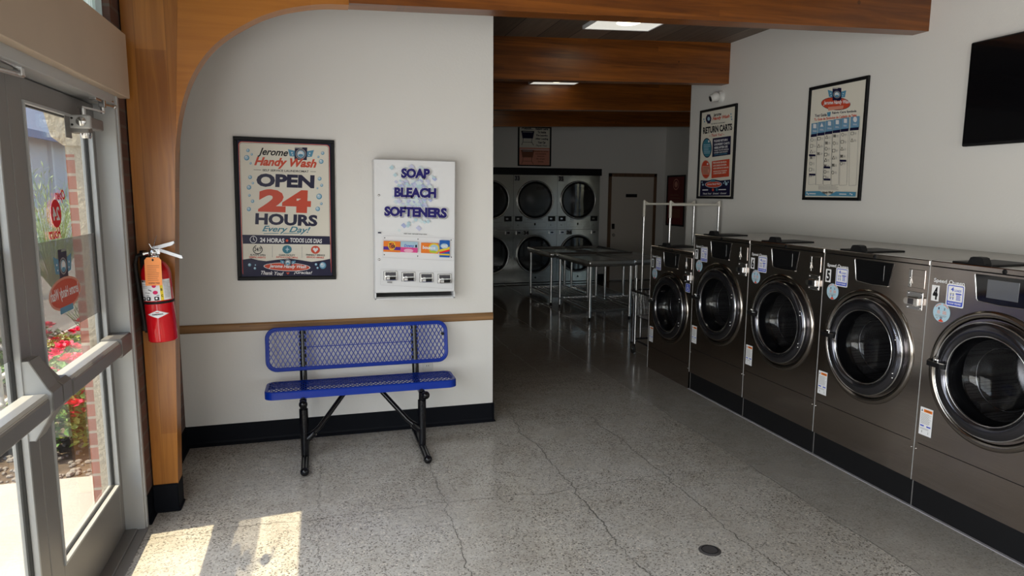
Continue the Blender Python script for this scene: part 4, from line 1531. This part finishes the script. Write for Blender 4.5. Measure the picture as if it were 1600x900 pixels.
# floor drain cover
t = MB().lathe([(0, .004), (.030, .004), (.046, .0035), (.052, 0)], M('dull_metal_cover', (.13, .125, .13), .45, metal=.6), (1.711, 2.605, 0), 'z', 28)
t.tube([(1.711 + .037 * math.cos(2 * PI * k / 28), 2.605 + .037 * math.sin(2 * PI * k / 28), .0042) for k in range(28)], .0018, m_black, 6, closed=True)
tag(t.build('floor_cleanout_cover'), 'small round grey metal cover set in the concrete floor', 'floor cover')

# ================================================================ VENDING BOX
t = thing('soap_dispenser', 'white wall mounted SOAP BLEACH SOFTENERS vending box right of the poster', 'vending box', (.342, BW - .006, .948), 0, rot=(0, R(.7), 0))
VW, VH, VD = .533, .915, .135
mb = MB()
mb.box((0, -VD, .045), (VW, 0, VH), m_white, .005)
mb.box((0, -VD, 0), (.008, 0, .045), m_white).box((VW - .008, -VD, 0), (VW, 0, .045), m_white).box((0, -VD, 0), (VW, 0, .008), m_white)
mb.box((.008, -.02, .008), (VW - .008, -.015, .045), m_steel)
mb.prism([(-.10, .008), (-.10, .012), (-.02, .04), (-.02, .008)], .008, VW - .008, m_steel, plane='yz')
mb.build('cabinet', t)
a = Art([(70, 62), (515, 70), (517, 785), (98, 820)], VW, VH, y=-VD - .0006, step=.0003)
q = random.Random(4)
spr = [ink('spray_' + str(i), c, .3) for i, c in enumerate(((.66, .76, .82), (.52, .70, .78), (.60, .62, .82), (.70, .80, .82), (.45, .50, .76)))]
for k in range(420):
    ang, rr = q.uniform(0, 2 * PI), abs(q.gauss(0, .48))
    x, y = 298 + rr * 105 * math.cos(ang), 270 + rr * 150 * math.sin(ang)
    s_ = q.uniform(7, 17)
    a.poly([(x - s_, y), (x - s_ * .1, y - s_ * .8), (x + s_, y + s_ * .2), (x + s_ * .2, y + s_)], spr[k % 5])
for (x0, y0, s_) in ((170, 110, 14), (190, 150, 12), (400, 160, 8), (372, 395, 12), (265, 420, 12)):
    a.poly([(x0 - s_, y0), (x0, y0 - s_), (x0 + s_, y0), (x0, y0 + s_)], spr[1])
for (s_, x0, y0, x1, y1) in (('SOAP', 222, 112, 378, 166), ('BLEACH', 187, 216, 413, 270), ('SOFTENERS', 135, 320, 470, 374)):
    a.text(s_, x0 + 3, y0 + 3, x1 + 5, y1 + 6, grey, .075)
    a.text(s_, x0 - 2, y0 - 2, x1 + 2, y1 + 2, whit, .085)
    a.text(s_, x0, y0, x1, y1, ink('deep_blue', (.02, .015, .16)), .06)
a.text('INSERT COINS - PUSH SLIDE IN FULLY & PULL', 243, 460, 367, 466, blak, .02)
a.rect(103, 460, 121, 467, navy)
def outline(x0, y0, x1, y1, m_=None):
    for l in ((x0, y0, x1, y0), (x1, y0, x1, y1), (x1, y1, x0, y1), (x0, y1, x0, y0)):
        a.line(*l, 1.2, m_ or ink('light_grey', (.6, .6, .62)))
outline(133, 478, 507, 594)
outline(124, 655, 502, 738)
# packets
a.rect(135, 506, 226, 563, orng); a.rect(135, 535, 226, 552, purp); a.ell(180, 530, 20, 24, yell); a.ell(180, 530, 15, 19, orng); a.text('Tide', 164, 518, 197, 542, navy, .03, .2)
a.rect(227, 505, 318, 535, pale); a.rect(227, 535, 318, 561, ink('magenta', (.75, .08, .30))); a.ell(270, 552, 25, 10, ink('rose', (.85, .45, .6))); a.text('Downy', 246, 519, 300, 537, sblue, .03, .2); a.ell(310, 527, 5, 8, navy)
a.rect(336, 507, 426, 561, orng); a.ell(405, 534, 30, 26, yell); a.ell(405, 534, 22, 19, pale); a.text('bounce', 344, 522, 412, 540, whit, .04, .1); a.ell(400, 552, 20, 6, ink('lime', (.45, .55, .05)))
a.rect(433, 490, 486, 578, ink('packet_blue', (.02, .12, .45))); a.poly([(433, 540), (486, 522), (486, 540), (433, 560)], yell); a.poly([(433, 552), (486, 536), (486, 545), (433, 560)], decal); a.rect(433, 560, 486, 568, yell); a.ell(458, 520, 20, 13, pale); a.text('oxi', 444, 510, 472, 528, whit, .04, .1)
a.rect(160, 718, 186, 726, grey)
a.build('front_print', t)
for (px, py) in ((105, 262), (115, 607)):
    x, z = a.P(px, py)
    MB().lathe([(0, -.006), (.006, -.006), (.008, 0)], m_chrome, (x, -VD, z), n=16).build('lock', t)
for (px, py) in ((142, 490), (321, 490), (496, 488), (142, 580), (321, 579), (498, 577)):
    x, z = a.P(px, py)
    MB().sphere((x, -VD - .001, z), .0035, m_black, 8, 6).build('screw', t)
for (x0, x1) in ((142, 215), (237, 310), (333, 405), (427, 500)):
    ax, az = a.P(x0, 716)
    bx, bz = a.P(x1, 662)
    w_, h_ = bx - ax, bz - az
    mb = MB().box((ax, -VD - .006, az), (bx, -VD, bz), m_steel, .002)
    mb.box((ax + w_ * .12, -VD - .010, az + h_ * .5), (bx - w_ * .12, -VD - .005, bz - h_ * .12), m_dsteel, .001)
    mb.box((ax + w_ * .12, -VD - .035, az + h_ * .08), (bx - w_ * .08, -VD - .005, az + h_ * .45), m_chrome, .004)
    mb.tube([(ax + w_ * .3, -VD - .002, az + h_ * .35), (ax + w_ * .3, -VD - .02, az + h_ * .35)], w_ * .16, m_chrome, 14)
    mb.box((ax + w_ * .40, -VD - .0365, az + h_ * .15), (bx - w_ * .16, -VD - .034, az + h_ * .40), m_black)
    mb.build('coin_slide', t)

# ================================================================ BENCH
t = thing('bench', 'blue perforated metal bench on black legs under the chair rail', 'bench', (0, 0, 0))
def rr_path(x0, x1, z0, z1, r, n=7):
    pts = []
    for (cx, cz, a0) in ((x1 - r, z0 + r, -90), (x1 - r, z1 - r, 0), (x0 + r, z1 - r, 90), (x0 + r, z0 + r, 180)):
        for i in range(n + 1):
            q_ = R(a0 + 90 * i / n)
            pts.append((cx + r * math.cos(q_), cz + r * math.sin(q_)))
    return pts
def inside(x, z, b, r):
    x0, x1, z0, z1 = b
    if not (x0 <= x <= x1 and z0 <= z <= z1):
        return False
    cx = min(max(x, x0 + r), x1 - r)
    cz = min(max(z, z0 + r), z1 - r)
    return (x - cx) ** 2 + (z - cz) ** 2 <= r * r + 1e-9
def lattice(b, r, pu, pv, T, mat, wd=.0042, th=.003):
    """expanded metal diamonds in the local xz plane"""
    mb = MB()
    x0, x1, z0, z1 = b
    nu, nv = int((x1 - x0) / pu) + 2, int((z1 - z0) / pv) + 2
    for i in range(-1, nu * 2):
        for j in range(-1, nv * 2):
            if (i + j) % 2:
                continue
            p = (x0 + i * pu / 2, z0 + j * pv / 2)
            for s_ in (-1, 1):
                qx, qz = p[0] + s_ * pu / 2, p[1] + pv / 2
                ia, ib = inside(*p, b, r), inside(qx, qz, b, r)
                if not (ia or ib):
                    continue
                A, B = p, (qx, qz)
                if not (ia and ib):
                    # clip by bisection
                    I, O = (A, B) if ia else (B, A)
                    lo, hi = 0, 1
                    for _ in range(8):
                        m_ = (lo + hi) / 2
                        if inside(I[0] + (O[0] - I[0]) * m_, I[1] + (O[1] - I[1]) * m_, b, r):
                            lo = m_
                        else:
                            hi = m_
                    A, B = I, (I[0] + (O[0] - I[0]) * lo, I[1] + (O[1] - I[1]) * lo)
                d = Vector((B[0] - A[0], 0, B[1] - A[1]))
                if d.length < 1e-4:
                    continue
                nrm = Vector((-d.z, 0, d.x)).normalized() * wd / 2
                e = d.normalized() * wd * .3
                vs = []
                for (c_, sg) in ((A, -1), (B, 1)):
                    for ny in (-1, 1):
                        for yy in (-th / 2, th / 2):
                            v = Vector((c_[0], yy, c_[1])) + nrm * ny + e * sg
                            vs.append(v)
                mb.add(vs, [(0, 1, 3, 2), (4, 6, 7, 5), (0, 4, 5, 1), (2, 3, 7, 6), (0, 2, 6, 4), (1, 5, 7, 3)], mat, False, T)
    return mb
BX0, BX1 = -.345, .822
# back panel: leans back slightly
TB = Matrix.Translation((0, 4.475, .515)) @ Matrix.Rotation(R(-9), 4, 'X')
bb = (BX0, BX1 - .005, 0, .268)
bk = MB()
path = rr_path(*bb, .062)
pin = rr_path(bb[0] + .017, bb[1] - .017, bb[2] + .017, bb[3] - .017, .048)
N_ = len(path)
vs = []
for (p, y) in ((path, -.008), (pin, -.010), (pin, .008), (path, .010)):
    vs += [(x, y, z) for x, z in p]
fs = []
for k in range(4):
    for i in range(N_):
        fs.append((k * N_ + i, k * N_ + (i + 1) % N_, ((k + 1) % 4) * N_ + (i + 1) % N_, ((k + 1) % 4) * N_ + i))
bk.add(vs, fs, m_blue, True, TB)
bk.tube([TB @ Vector((x, -.004, z)) for x, z in path], .008, m_blue, 8, closed=True)
bk.tube([TB @ Vector((-.10, -.004, .142)), TB @ Vector((.575, -.004, .142))], .003, m_blue, 6)
back = bk.build('backrest', t)
lattice((bb[0] + .012, bb[1] - .012, bb[2] + .012, bb[3] - .012), .05, .0285, .050, TB, m_blue, .0056).build('backrest_mesh', back)
# seat
TS = Matrix.Translation((0, 4.205, .452)) @ Matrix.Rotation(R(-90), 4, 'X') @ Matrix.Scale(-1, 4, (0, 0, 1))
TS = Matrix(((1, 0, 0, 0), (0, 0, 1, 4.205), (0, 1, 0, .447), (0, 0, 0, 1)))   # local (x, h, depth)
sb = (BX0 - .005, BX1 + .012, 0, .255)
path = rr_path(*sb, .055)
st_ = MB()
N_ = len(path)
vs = []
for (p, h_) in ((path, -.046), (path, -.004), (rr_path(sb[0] + .004, sb[1] - .004, sb[2] + .004, sb[3] - .004, .052), .002), (rr_path(sb[0] + .020, sb[1] - .020, sb[2] + .020, sb[3] - .020, .042), .002), (rr_path(sb[0] + .006, sb[1] - .006, sb[2] + .006, sb[3] - .006, .050), -.006), (rr_path(sb[0] + .006, sb[1] - .006, sb[2] + .006, sb[3] - .006, .050), -.046)):
    vs += [(x, h_, z) for x, z in p]
fs = []
for k in range(6):
    for i in range(N_):
        fs.append((k * N_ + i, k * N_ + (i + 1) % N_, ((k + 1) % 6) * N_ + (i + 1) % N_, ((k + 1) % 6) * N_ + i))
st_.add(vs, fs, m_blue, False, TS)
seat = st_.build('seat', t)
lattice((sb[0] + .012, sb[1] - .012, sb[2] + .012, sb[3] - .012), .05, .0285, .050, TS @ Matrix.Translation((0, -.002, 0)), m_blue, .0056).build('seat_mesh', seat)
for (lx, sg) in ((-.125, 1), (.600, -1)):
    p = .024
    # foot tube along y, upright, back post
    MB().tube([(lx, 3.975, .026), (lx, 4.52, .026)], .0235, m_blkpipe, 16).sphere((lx, 3.972, .026), .0262, m_blkpipe, 16, 10).sphere((lx, 4.522, .026), .0262, m_blkpipe, 16, 10).build('foot', t)
    MB().tube([(lx, 4.20, .040), (lx, 4.20, .335)], .0235, m_blkpipe, 16).tube([(lx, 4.20, .225), (lx, 4.20, .335)], .0265, m_blkpipe, 16).build('leg', t)
    mb = MB().tube([(lx, 4.185, .395), (lx, 4.20, .34), (lx, 4.20, .25)], .021, m_blkpipe, 14)
    mb.tube([(lx, 4.185, .388), (lx, 4.46, .388)], .021, m_blkpipe, 14)
    mb.sphere((lx + .0 + (.02 if sg < 0 else 0), 4.165, .375), .026, m_blkpipe, 16, 10)
    for zz in (.27, .30, .24):
        mb.tube([(lx, 4.170, zz), (lx, 4.178, zz)], .007, m_blkpipe, 10)
    mb.build('seat_support', t)
    mb = MB().tube([(lx, 4.42, .388), (lx, 4.455, .40), (lx, 4.478, .44), (lx, 4.492, .52), (lx, 4.533, .765)], .023, m_blkpipe, 14)
    mb.build('back_post', t)
    mb = MB().tube([(lx + sg * .045, 4.20, .170), (lx + sg * .09, 4.22, .205), (lx + sg * .26, 4.33, .395)], .0155, m_blkpipe, 12)
    mb.tube([(lx + sg * .02, 4.20, .145), (lx + sg * .06, 4.20, .18)], .022, m_blkpipe, 8).tube([(lx + sg * .055, 4.175, .178), (lx + sg * .055, 4.225, .178)], .008, m_blkpipe, 8)
    mb.build('brace', t)
MB().tube([(BX1 - .035, 4.48, .70), (BX1 - .035, 4.50, .70)], .010, m_blkpipe, 10).build('bolt', back)

# ================================================================ FIRE EXTINGUISHER
t = thing('fire_extinguisher', 'red fire extinguisher with orange tag hanging on the wooden post', 'fire extinguisher', (-.752, 3.615, .925))
t.rotation_euler = (0, R(-2.5), 0)
er = .066
m_dullst = M('dull_steel', (.38, .38, .38), .4, metal=.9)
MB().lathe([(0, 0), (er - .004, 0), (er, .006), (er, .330), (er - .004, .352), (er - .018, .378), (.030, .394), (.022, .400), (.022, .412)], m_red, (0, 0, 0), 'z', 40).build('cylinder', t)
mb = MB().lathe([(.022, .402), (.024, .404), (.024, .425), (.018, .428), (.018, .445), (.0, .447)], m_chrome, (0, 0, 0), 'z', 20)
mb.box((-.014, -.014, .42), (.03, .014, .452), m_chrome, .004)
mb.tube([(-.012, 0, .43), (-.045, -.005, .428)], .011, m_chrome, 12).lathe([(0, -.006), (.017, -.006), (.018, .004), (0, .006)], m_chrome, (0, -.018, .432), 'y', 20)
mb.tube([(0, 0, .44), (-.012, 0, .47), (-.015, .0, .475)], .004, m_chrome, 8)
mb.build('valve', t)
MB().prism([(.0, .448), (.02, .446), (.085, .462), (.098, .472), (.096, .482), (.08, .478), (.02, .464), (.0, .460)], -.011, .011, m_dullst).build('carrying_handle', t)
MB().prism([(.005, .440), (.035, .432), (.12, .395), (.128, .397), (.124, .410), (.04, .446), (.005, .452)], -.010, .010, m_dullst).build('trigger_lever', t)
mb = MB().tube([(-.045, -.005, .428), (-.075, .005, .42), (-.088, .01, .38), (-.086, .015, .25), (-.082, .02, .14), (-.080, .02, .08)], .0095, m_rubber, 12)
mb.tube([(-.080, .02, .10), (-.079, .02, .05)], [.011, .014], m_rubber, 12)
mb.build('hose', t)
# labels wrapped on the cylinder
def wrap(name, ang0, ang1, z0, z1, fn, dr=.0008):
    """curved label: art drawn flat in px 100x100 then bent round the cylinder"""
    a = Art([(0, 0), (100, 0), (100, 100), (0, 100)], 1, 1, step=.0)
    layer = []
    mb = MB()
    class B(Art):
        def _add(s, pts, fs, mat, lay=None):
            r_ = er + dr + .0004 * s.k
            vs = []
            for (u, v) in pts:
                a_ = R(ang0 + (ang1 - ang0) * u)
                vs.append((r_ * math.sin(a_), -r_ * math.cos(a_), z0 + (z1 - z0) * v))
            s.mb.add(vs, fs, mat)
            s.k += .3
        def rect(s, x0, y0, x1, y1, mat, lay=None):
            n_ = max(1, int(abs(x1 - x0) / 6))
            pts, fs = [], []
            for i in range(n_ + 1):
                x = x0 + (x1 - x0) * i / n_
                pts += [s.P(x, y0), s.P(x, y1)]
            s._add(pts, [(2 * i, 2 * i + 1, 2 * i + 3, 2 * i + 2) for i in range(n_)], mat)
    b = B([(0, 0), (100, 0), (100, 100), (0, 100)], 1, 1)
    fn(b)
    return b.build(name, t)
def lab1(a):
    a.rect(0, 0, 100, 100, whit)
    a.rect(2, 1, 62, 9, blak)
    a.text('INSTRUCTIONS', 14, 3, 52, 8, whit, .02)
    a.rect(64, 0, 73, 100, yell)
    for i, s_ in enumerate('ABC'):
        a.text(s_, 66, 12 + i * 30, 71, 24 + i * 30, blak, .03)
    a.lines(76, 8, 98, 90, 12, 2, grey, 2)
    a.ell(48, 28, 6, 9, ink('crimson', (.6, .02, .12))); a.ell(50, 60, 7, 9, ink('crimson', (.6, .02, .12)))
    a.line(30, 45, 40, 52, 3, blak); a.line(18, 60, 34, 62, 2, blak)
    a.lines(4, 16, 30, 40, 3, 2, grey, 5)
    for x in (4, 22, 46):
        a.rrect(x, 80, x + 13, 98, 3, blak)
        a.ell(x + 6, 88, 3, 5, whit)
    a.line(22, 74, 60, 74, 2, blak)
wrap('instruction_label', -62, 66, .205, .305, lab1)
def lab2(a):
    for i in range(20):
        x = i * 5
        h0 = 45 * (1 - abs(x + 2.5 - 50) / 50)
        a.rect(x, 50 - h0, x + 5.1, 50 + h0, whit)
    a.text('AMEREX', 24, 42, 76, 58, blak, .04)
    a.rect(42, 24, 58, 32, redi)
wrap('diamond_label', -40, 42, .118, .160, lab2)
MB().lathe([(er + .0012, .188), (er + .003, .190), (er + .003, .198), (er + .0012, .200)], m_black, (0, 0, 0), 'z', 40).build('strap', t)
tg = thing('inspection_tag', 'orange paper tag tied to the fire extinguisher valve', 'tag', (-.798, 3.538, 1.205))
tg.rotation_euler = (0, R(1), 0)
a = Art([(0, 0), (100, 0), (100, 100), (0, 100)], .072, .135, step=.0004)
mb = MB().prism([(0, 0), (.072, .002), (.072, .122), (.062, .135), (.010, .135), (0, .122)], 0, .0008, ink('tag_orange', (.90, .32, .10)))
mb.build('card', tg)
a.lines(14, 26, 88, 84, 9, 1.2, brow, 2)
a.ell(50, 9, 6, 4, blak)
a.text('INSPECTED', 20, 88, 86, 94, brow, .02)
a.build('print', tg)
mb = MB().tube([(.036, 0, .128), (.040, .03, .20), (.045, .06, .235)], .0012, m_steel, 6)
mb.build('wire', tg)
mb = MB().box((-.85, 3.688, .95), (-.815, 3.699, 1.36), m_black, .003)
mb.box((-.855, 3.66, 1.06), (-.80, 3.699, 1.09), m_black, .003)
tag(mb.build('extinguisher_bracket'), 'black metal bracket on the wooden post behind the red extinguisher', 'bracket')

# ================================================================ BACK ROOM
def dryer(x0, top_n, bot_n, label):
    t = thing('stack_dryer', label, 'dryer', (x0, 11.80, 0), 0, 'stacked steel dryers along the back wall')
    w = .833
    mb = MB()
    cx = .405
    for (z0, z1, cz) in ((1.24, 1.975, 1.53), (.0, .90, .545)):
        s_ = MB()
        panel_with_hole(mb, w - .004, z0, z1, cx, cz, .335, 0, m_dry)
    mb.box((0, 0, .90), (w - .004, .01, 1.24), m_dry)
    mb.box((0, .002, 0), (.01, 1.1, 1.975), m_dry).box((w - .014, .002, 0), (w - .004, 1.1, 1.975), m_dry).box((0, .002, 1.965), (w - .004, 1.1, 1.975), m_dry)
    mb.box((0, -.002, .988), (w - .004, .002, .992), m_black).box((0, -.002, 1.236), (w - .004, .002, 1.239), m_black)
    mb.box((0, -.001, .012), (w - .004, .001, .03), m_black)
    mb.build('cabinet', t)
    for (cz, n_) in ((1.53, top_n), (.545, bot_n)):
        d = MB().lathe([(.350, 0), (.352, -.012), (.345, -.022), (.333, -.026), (.325, -.018), (.318, .0)], m_steel, (cx, 0, cz), n=64)
        d.lathe([(.326, -.016), (.290, -.004), (.285, .01)], m_black, (cx, 0, cz), n=64)
        d = d.build('door', t)
        MB().lathe([(.318, -.006), (.2, -.008), (0, -.009)], m_dryglass, (cx, 0, cz), n=48).build('door_glass', d)
        mb = MB().lathe([(.34, .01), (.34, .60), (.0, .62)], m_drydrum, (cx, 0, cz), n=48)
        for k in range(4):
            an = R(45 + 90 * k)
            mb.box((cx + .30 * math.cos(an) - .01, .05, cz + .30 * math.sin(an) - .03), (cx + .30 * math.cos(an) + .01, .55, cz + .30 * math.sin(an) + .03), m_steel)
        mb.build('drum', t)
    # coin boxes and key doors in the middle band
    for (xa) in (.03, .66):
        for (za, zb) in ((1.145, 1.235), ):
            m_ = MB().box((xa, -.010, za), (xa + .135, 0, zb), m_black, .003)
            m_.box((xa + .03, -.013, za + .03), (xa + .075, -.009, za + .06), m_chrome, .003)
            m_.build('coin_slot', t)
        m_ = MB().box((xa, -.005, 1.03), (xa + .12, 0, 1.135), m_dry, .002)
        m_.tube([(xa + .05, -.006, 1.08), (xa + .05, -.012, 1.07)], .008, m_chrome, 10)
        m_.build('coin_door', t)
        m_ = MB().box((xa + .02, -.014, .905), (xa + .12, 0, .975), m_chrome, .004)
        m_.box((xa + .045, -.02, .925), (xa + .10, -.012, .955), m_dsteel, .004)
        m_.build('coin_slide', t)
    m_ = MB().box((.19, -.004, 1.035), (.62, 0, 1.13), m_dry, .002)
    m_.lathe([(0, -.008), (.015, -.008), (.016, 0)], m_black, (cx, 0, 1.10), n=16).box((cx - .012, -.008, 1.07), (cx + .012, 0, 1.10), m_black, .003)
    m_.build('lint_drawer', t)
    m_ = MB().box((.26, -.006, 1.165), (.55, 0, 1.19), m_steel, .004)
    m_.build('name_bar', t)
    MB().box((.18, -.002, .03), (.66, 0, .17), m_dry, .002).lathe([(0, -.006), (.016, -.006), (.018, 0)], m_black, (cx + .02, 0, .115), n=16).build('lower_panel', t)
    def f(n_):
        def g_(a):
            a.rect(0, 0, 100, 100, grey)
            a.text(n_, 6, 10, 94, 90, blak, .04)
        return g_
    if top_n:
        sticker(t, 'number_sticker', .10, .10, .015, 1.865, f(top_n), -.003)
    if bot_n:
        sticker(t, 'number_sticker', .11, .085, .185, .895, f(bot_n), -.003)
    return t
m_drydrum = M('galvanised_drum', (.30, .30, .29), .35, metal=.7)
dryer(4.213, '35', '36', 'stacked steel dryer with doors 35 and 36, beside the back door wall')
dryer(3.380, '33', '34', 'stacked steel dryer with doors 33 and 34, in the middle')
dryer(2.547, '31', '32', 'stacked steel dryer partly hidden behind the white bench wall')

# ceiling lights
m_diff = M('lit_diffuser', (.8, .8, .76), .4, emis=(1, .98, .88), es=.62)
m_bulb = M('lit_core', (.9, .9, .8), .4, emis=(1, .92, .62), es=4.5)
for (x, y, lab) in ((2.44, 5.15, 'lit square ceiling light between the first and second beams'), (2.80, 7.82, 'lit square ceiling light between the second and third beams'), (2.80, 9.45, 'lit ceiling light between the third and fourth beams')):
    zc = ceil_z(x) + .002
    t = thing('ceiling_light', lab, 'ceiling light', (x, y, zc), 0, 'square lights on the plank ceiling', rot=(0, -math.atan(.037), 0))
    mb = MB()
    h_ = .03 if y < 6 else .075
    s_ = .30
    for (a_, b_) in (((-s_, -s_, -h_), (s_, -s_ + .012, 0)), ((-s_, s_ - .012, -h_), (s_, s_, 0)), ((-s_, -s_, -h_), (-s_ + .012, s_, 0)), ((s_ - .012, -s_, -h_), (s_, s_, 0))):
        mb.box(a_, b_, m_white)
    mb.box((-s_, -s_, -.006), (s_, s_, 0), m_white)
    mb.build('frame', t)
    MB().box((-s_ + .012, -s_ + .012, -h_ + .006), (s_ - .012, s_ - .012, -h_ + .012), m_diff).build('diffuser', t)
    MB().lathe([(.10, -h_ + .0055), (.08, -h_ - .002), (0, -h_ - .008)], m_bulb, (0, .05, 0), 'z', 24).build('lamp_glow', t)

# stainless folding tables
def table(x0, x1, y0, y1, label, H=.775):
    t = thing('folding_table', label, 'table', ((x0 + x1) / 2, (y0 + y1) / 2, 0), 0, 'steel laundry folding tables')
    hx, hy = (x1 - x0) / 2, (y1 - y0) / 2
    mb = MB()
    # dished top: rolled rim with rounded corners
    prof = [(0, H - .012), (.10, H - .012), (.05, H - .006), (.012, H + .020), (.0, H + .024), (-.004, H + .012), (-.004, H - .055), (.004, H - .055)]
    def ringpts(ins, z, r=.035):
        r_ = max(r - ins, .004)
        return [(x, y, z) for x, y in rr_path(-hx + ins, hx - ins, -hy + ins, hy - ins, r_)]
    rings = [ringpts(i_, z_) for i_, z_ in ((.13, H - .010), (.06, H - .006), (.02, H + .012), (.006, H + .022), (.0, H + .018), (0, H - .055), (.006, H - .055), (.006, H - .014))]
    n_ = len(rings[0])
    vs = [p for r_ in rings for p in r_]
    fs = [list(range(n_))]
    for k in range(len(rings) - 1):
        for i in range(n_):
            fs.append((k * n_ + i, k * n_ + (i + 1) % n_, (k + 1) * n_ + (i + 1) % n_, (k + 1) * n_ + i))
    mb.add(vs, fs, m_tabletop, True)
    mb.box((-hx + .01, -hy + .01, H - .02), (hx - .01, hy - .01, H - .014), m_tabletop)
    mb.build('tabletop', t)
    for sx in (-1, 1):
        for sy in (-1, 1):
            l = MB().tube([(sx * (hx - .05), sy * (hy - .06), .05), (sx * (hx - .05), sy * (hy - .06), H - .02)], .020, m_steel, 14).build('leg', t)
            MB().tube([(sx * (hx - .05), sy * (hy - .06), 0), (sx * (hx - .05), sy * (hy - .06), .055)], [.012, .017], m_dsteel, 12).build('foot', l)
    mb = MB()
    zs = .145
    mb.box((-hx + .05, -hy + .05, zs - .02), (hx - .05, -hy + .075, zs + .01), m_steel, .002).box((-hx + .05, hy - .075, zs - .02), (hx - .05, hy - .05, zs + .01), m_steel, .002)
    mb.box((-hx + .035, -hy + .05, zs - .02), (-hx + .06, hy - .05, zs + .01), m_steel, .002).box((hx - .06, -hy + .05, zs - .02), (hx - .035, hy - .05, zs + .01), m_steel, .002)
    k = int((2 * hx - .12) / .052)
    for i in range(k):
        x = -hx + .08 + (2 * hx - .16) * i / max(1, k - 1)
        mb.tube([(x, -hy + .06, zs), (x, hy - .06, zs)], .0095, m_steel, 8)
    mb.build('undershelf', t)
table(3.30, 3.965, 8.02, 9.28, 'stainless folding table nearest the washers, left of the pair')
table(3.22, 3.90, 9.32, 10.44, 'stainless folding table behind the nearest one, in front of dryer 34')
table(3.98, 4.50, 8.10, 9.22, 'stainless folding table, right of the nearest pair, towards the wall')
table(3.92, 4.46, 9.28, 10.44, 'stainless folding table at the back right of the four')

# laundry cart with hanging rack
t = thing('laundry_cart', 'chrome wire laundry cart with double hanging rack behind the last washer', 'laundry cart', (0, 0, 0))
cx0, cx1, cy0, cy1 = 3.085, 3.74, 5.88, 6.36
m_paint = M('worn_white_pole', (.62, .60, .54), .35)
mb = MB()
rp = [(x, y, .665) for x, y in rr_path(cx0, cx1, cy0, cy1, .05)]
mb.tube(rp, .012, m_dsteel, 10, closed=True)
bot = [(x, y, .40) for x, y in rr_path(cx0 + .05, cx1 - .05, cy0 + .04, cy1 - .04, .04)]
mb.tube(bot, .006, m_dsteel, 8, closed=True)
for i in range(len(rp)):
    mb.tube([rp[i], bot[i]], .002, m_steel, 5, cap=False)
for k in range(1, 7):
    f_ = k / 7
    mb.tube([tuple(Vector(a_).lerp(Vector(b_), f_)) for a_, b_ in zip(rp, bot)], .002, m_steel, 5, closed=True)
def span(n_, P0, P1):
    for k in range(1, n_):
        a_ = Vector(P0[0]).lerp(Vector(P0[1]), k / n_)
        b_ = Vector(P1[0]).lerp(Vector(P1[1]), k / n_)
        mb.tube([a_, b_], .002, m_steel, 5, cap=False)
for (ya, yb) in ((cy0, cy0 + .04), (cy1, cy1 - .04)):
    span(14, ((cx0 + .06, ya, .665), (cx1 - .06, ya, .665)), ((cx0 + .09, yb, .40), (cx1 - .09, yb, .40)))
for (xa, xb) in ((cx0, cx0 + .05), (cx1, cx1 - .05)):
    span(11, ((xa, cy0 + .06, .665), (xa, cy1 - .06, .665)), ((xb, cy0 + .08, .40), (xb, cy1 - .08, .40)))
span(13, ((cx0 + .06, cy0 + .04, .40), (cx1 - .06, cy0 + .04, .40)), ((cx0 + .06, cy1 - .04, .40), (cx1 - .06, cy1 - .04, .40)))
span(9, ((cx0 + .05, cy0 + .05, .40), (cx0 + .05, cy1 - .05, .40)), ((cx1 - .05, cy0 + .05, .40), (cx1 - .05, cy1 - .05, .40)))
mb.build('basket', t)
mb = MB()
fr = [(x, y, .15) for x, y in rr_path(cx0 + .03, cx1 - .03, cy0 + .03, cy1 - .03, .03)]
mb.tube(fr, .010, m_dsteel, 8, closed=True)
for (x, y) in ((cx0 + .03, cy0 + .03), (cx1 - .03, cy0 + .03), (cx0 + .03, cy1 - .03), (cx1 - .03, cy1 - .03)):
    mb.tube([(x, y, .12), (x, y, .66)], .011, m_dsteel, 8)
mb.tube([(cx0 + .02, cy1 - .10, .12), (cx0 + .02, cy1 - .10, .80)], .014, m_steel, 10)
mb.build('frame', t)
for (x, y) in ((cx0 + .03, cy0 + .03), (cx1 - .03, cy0 + .03), (cx0 + .03, cy1 - .03), (cx1 - .03, cy1 - .03)):
    c_ = MB().box((x - .018, y - .03, .055), (x - .013, y + .02, .12), m_steel).box((x + .013, y - .03, .055), (x + .018, y + .02, .12), m_steel).box((x - .018, y - .02, .105), (x + .018, y + .02, .125), m_steel, .002).build('caster', t)
    MB().lathe([(.0, -.010), (.040, -.010), (.048, -.006), (.048, .006), (.040, .010), (0, .010)], m_rubber, (x, y - .012, .048), 'x', 24).lathe([(0, -.012), (.018, -.012), (.018, .012), (0, .012)], m_steel, (x, y - .012, .048), 'x', 16).build('wheel', c_)
mb = MB()
for (y, xa, xb) in ((6.36, 3.215, 3.79), (5.90, 3.26, 3.79)):
    for x in (xa, xb):
        mb.tube([(x, y, .15), (x, y, 1.57)], .0125, m_steel, 12)
        mb.tube([(x, y, 1.42 if x == xa else 1.53), (x, y, 1.575)], .014, m_paint, 12).sphere((x, y, 1.575), .014, m_paint, 10, 6)
    mb.tube([(xa, y, 1.548), (xb, y, 1.548)], .0115, m_paint, 12)
    for (x, s_) in ((xa, 1), (xb, -1)):
        mb.tube([(x, y, 1.575), (x + s_ * .02, y, 1.57), (x + s_ * .045, y, 1.552)], .006, m_paint, 8)
mb.build('hanging_rack', t)
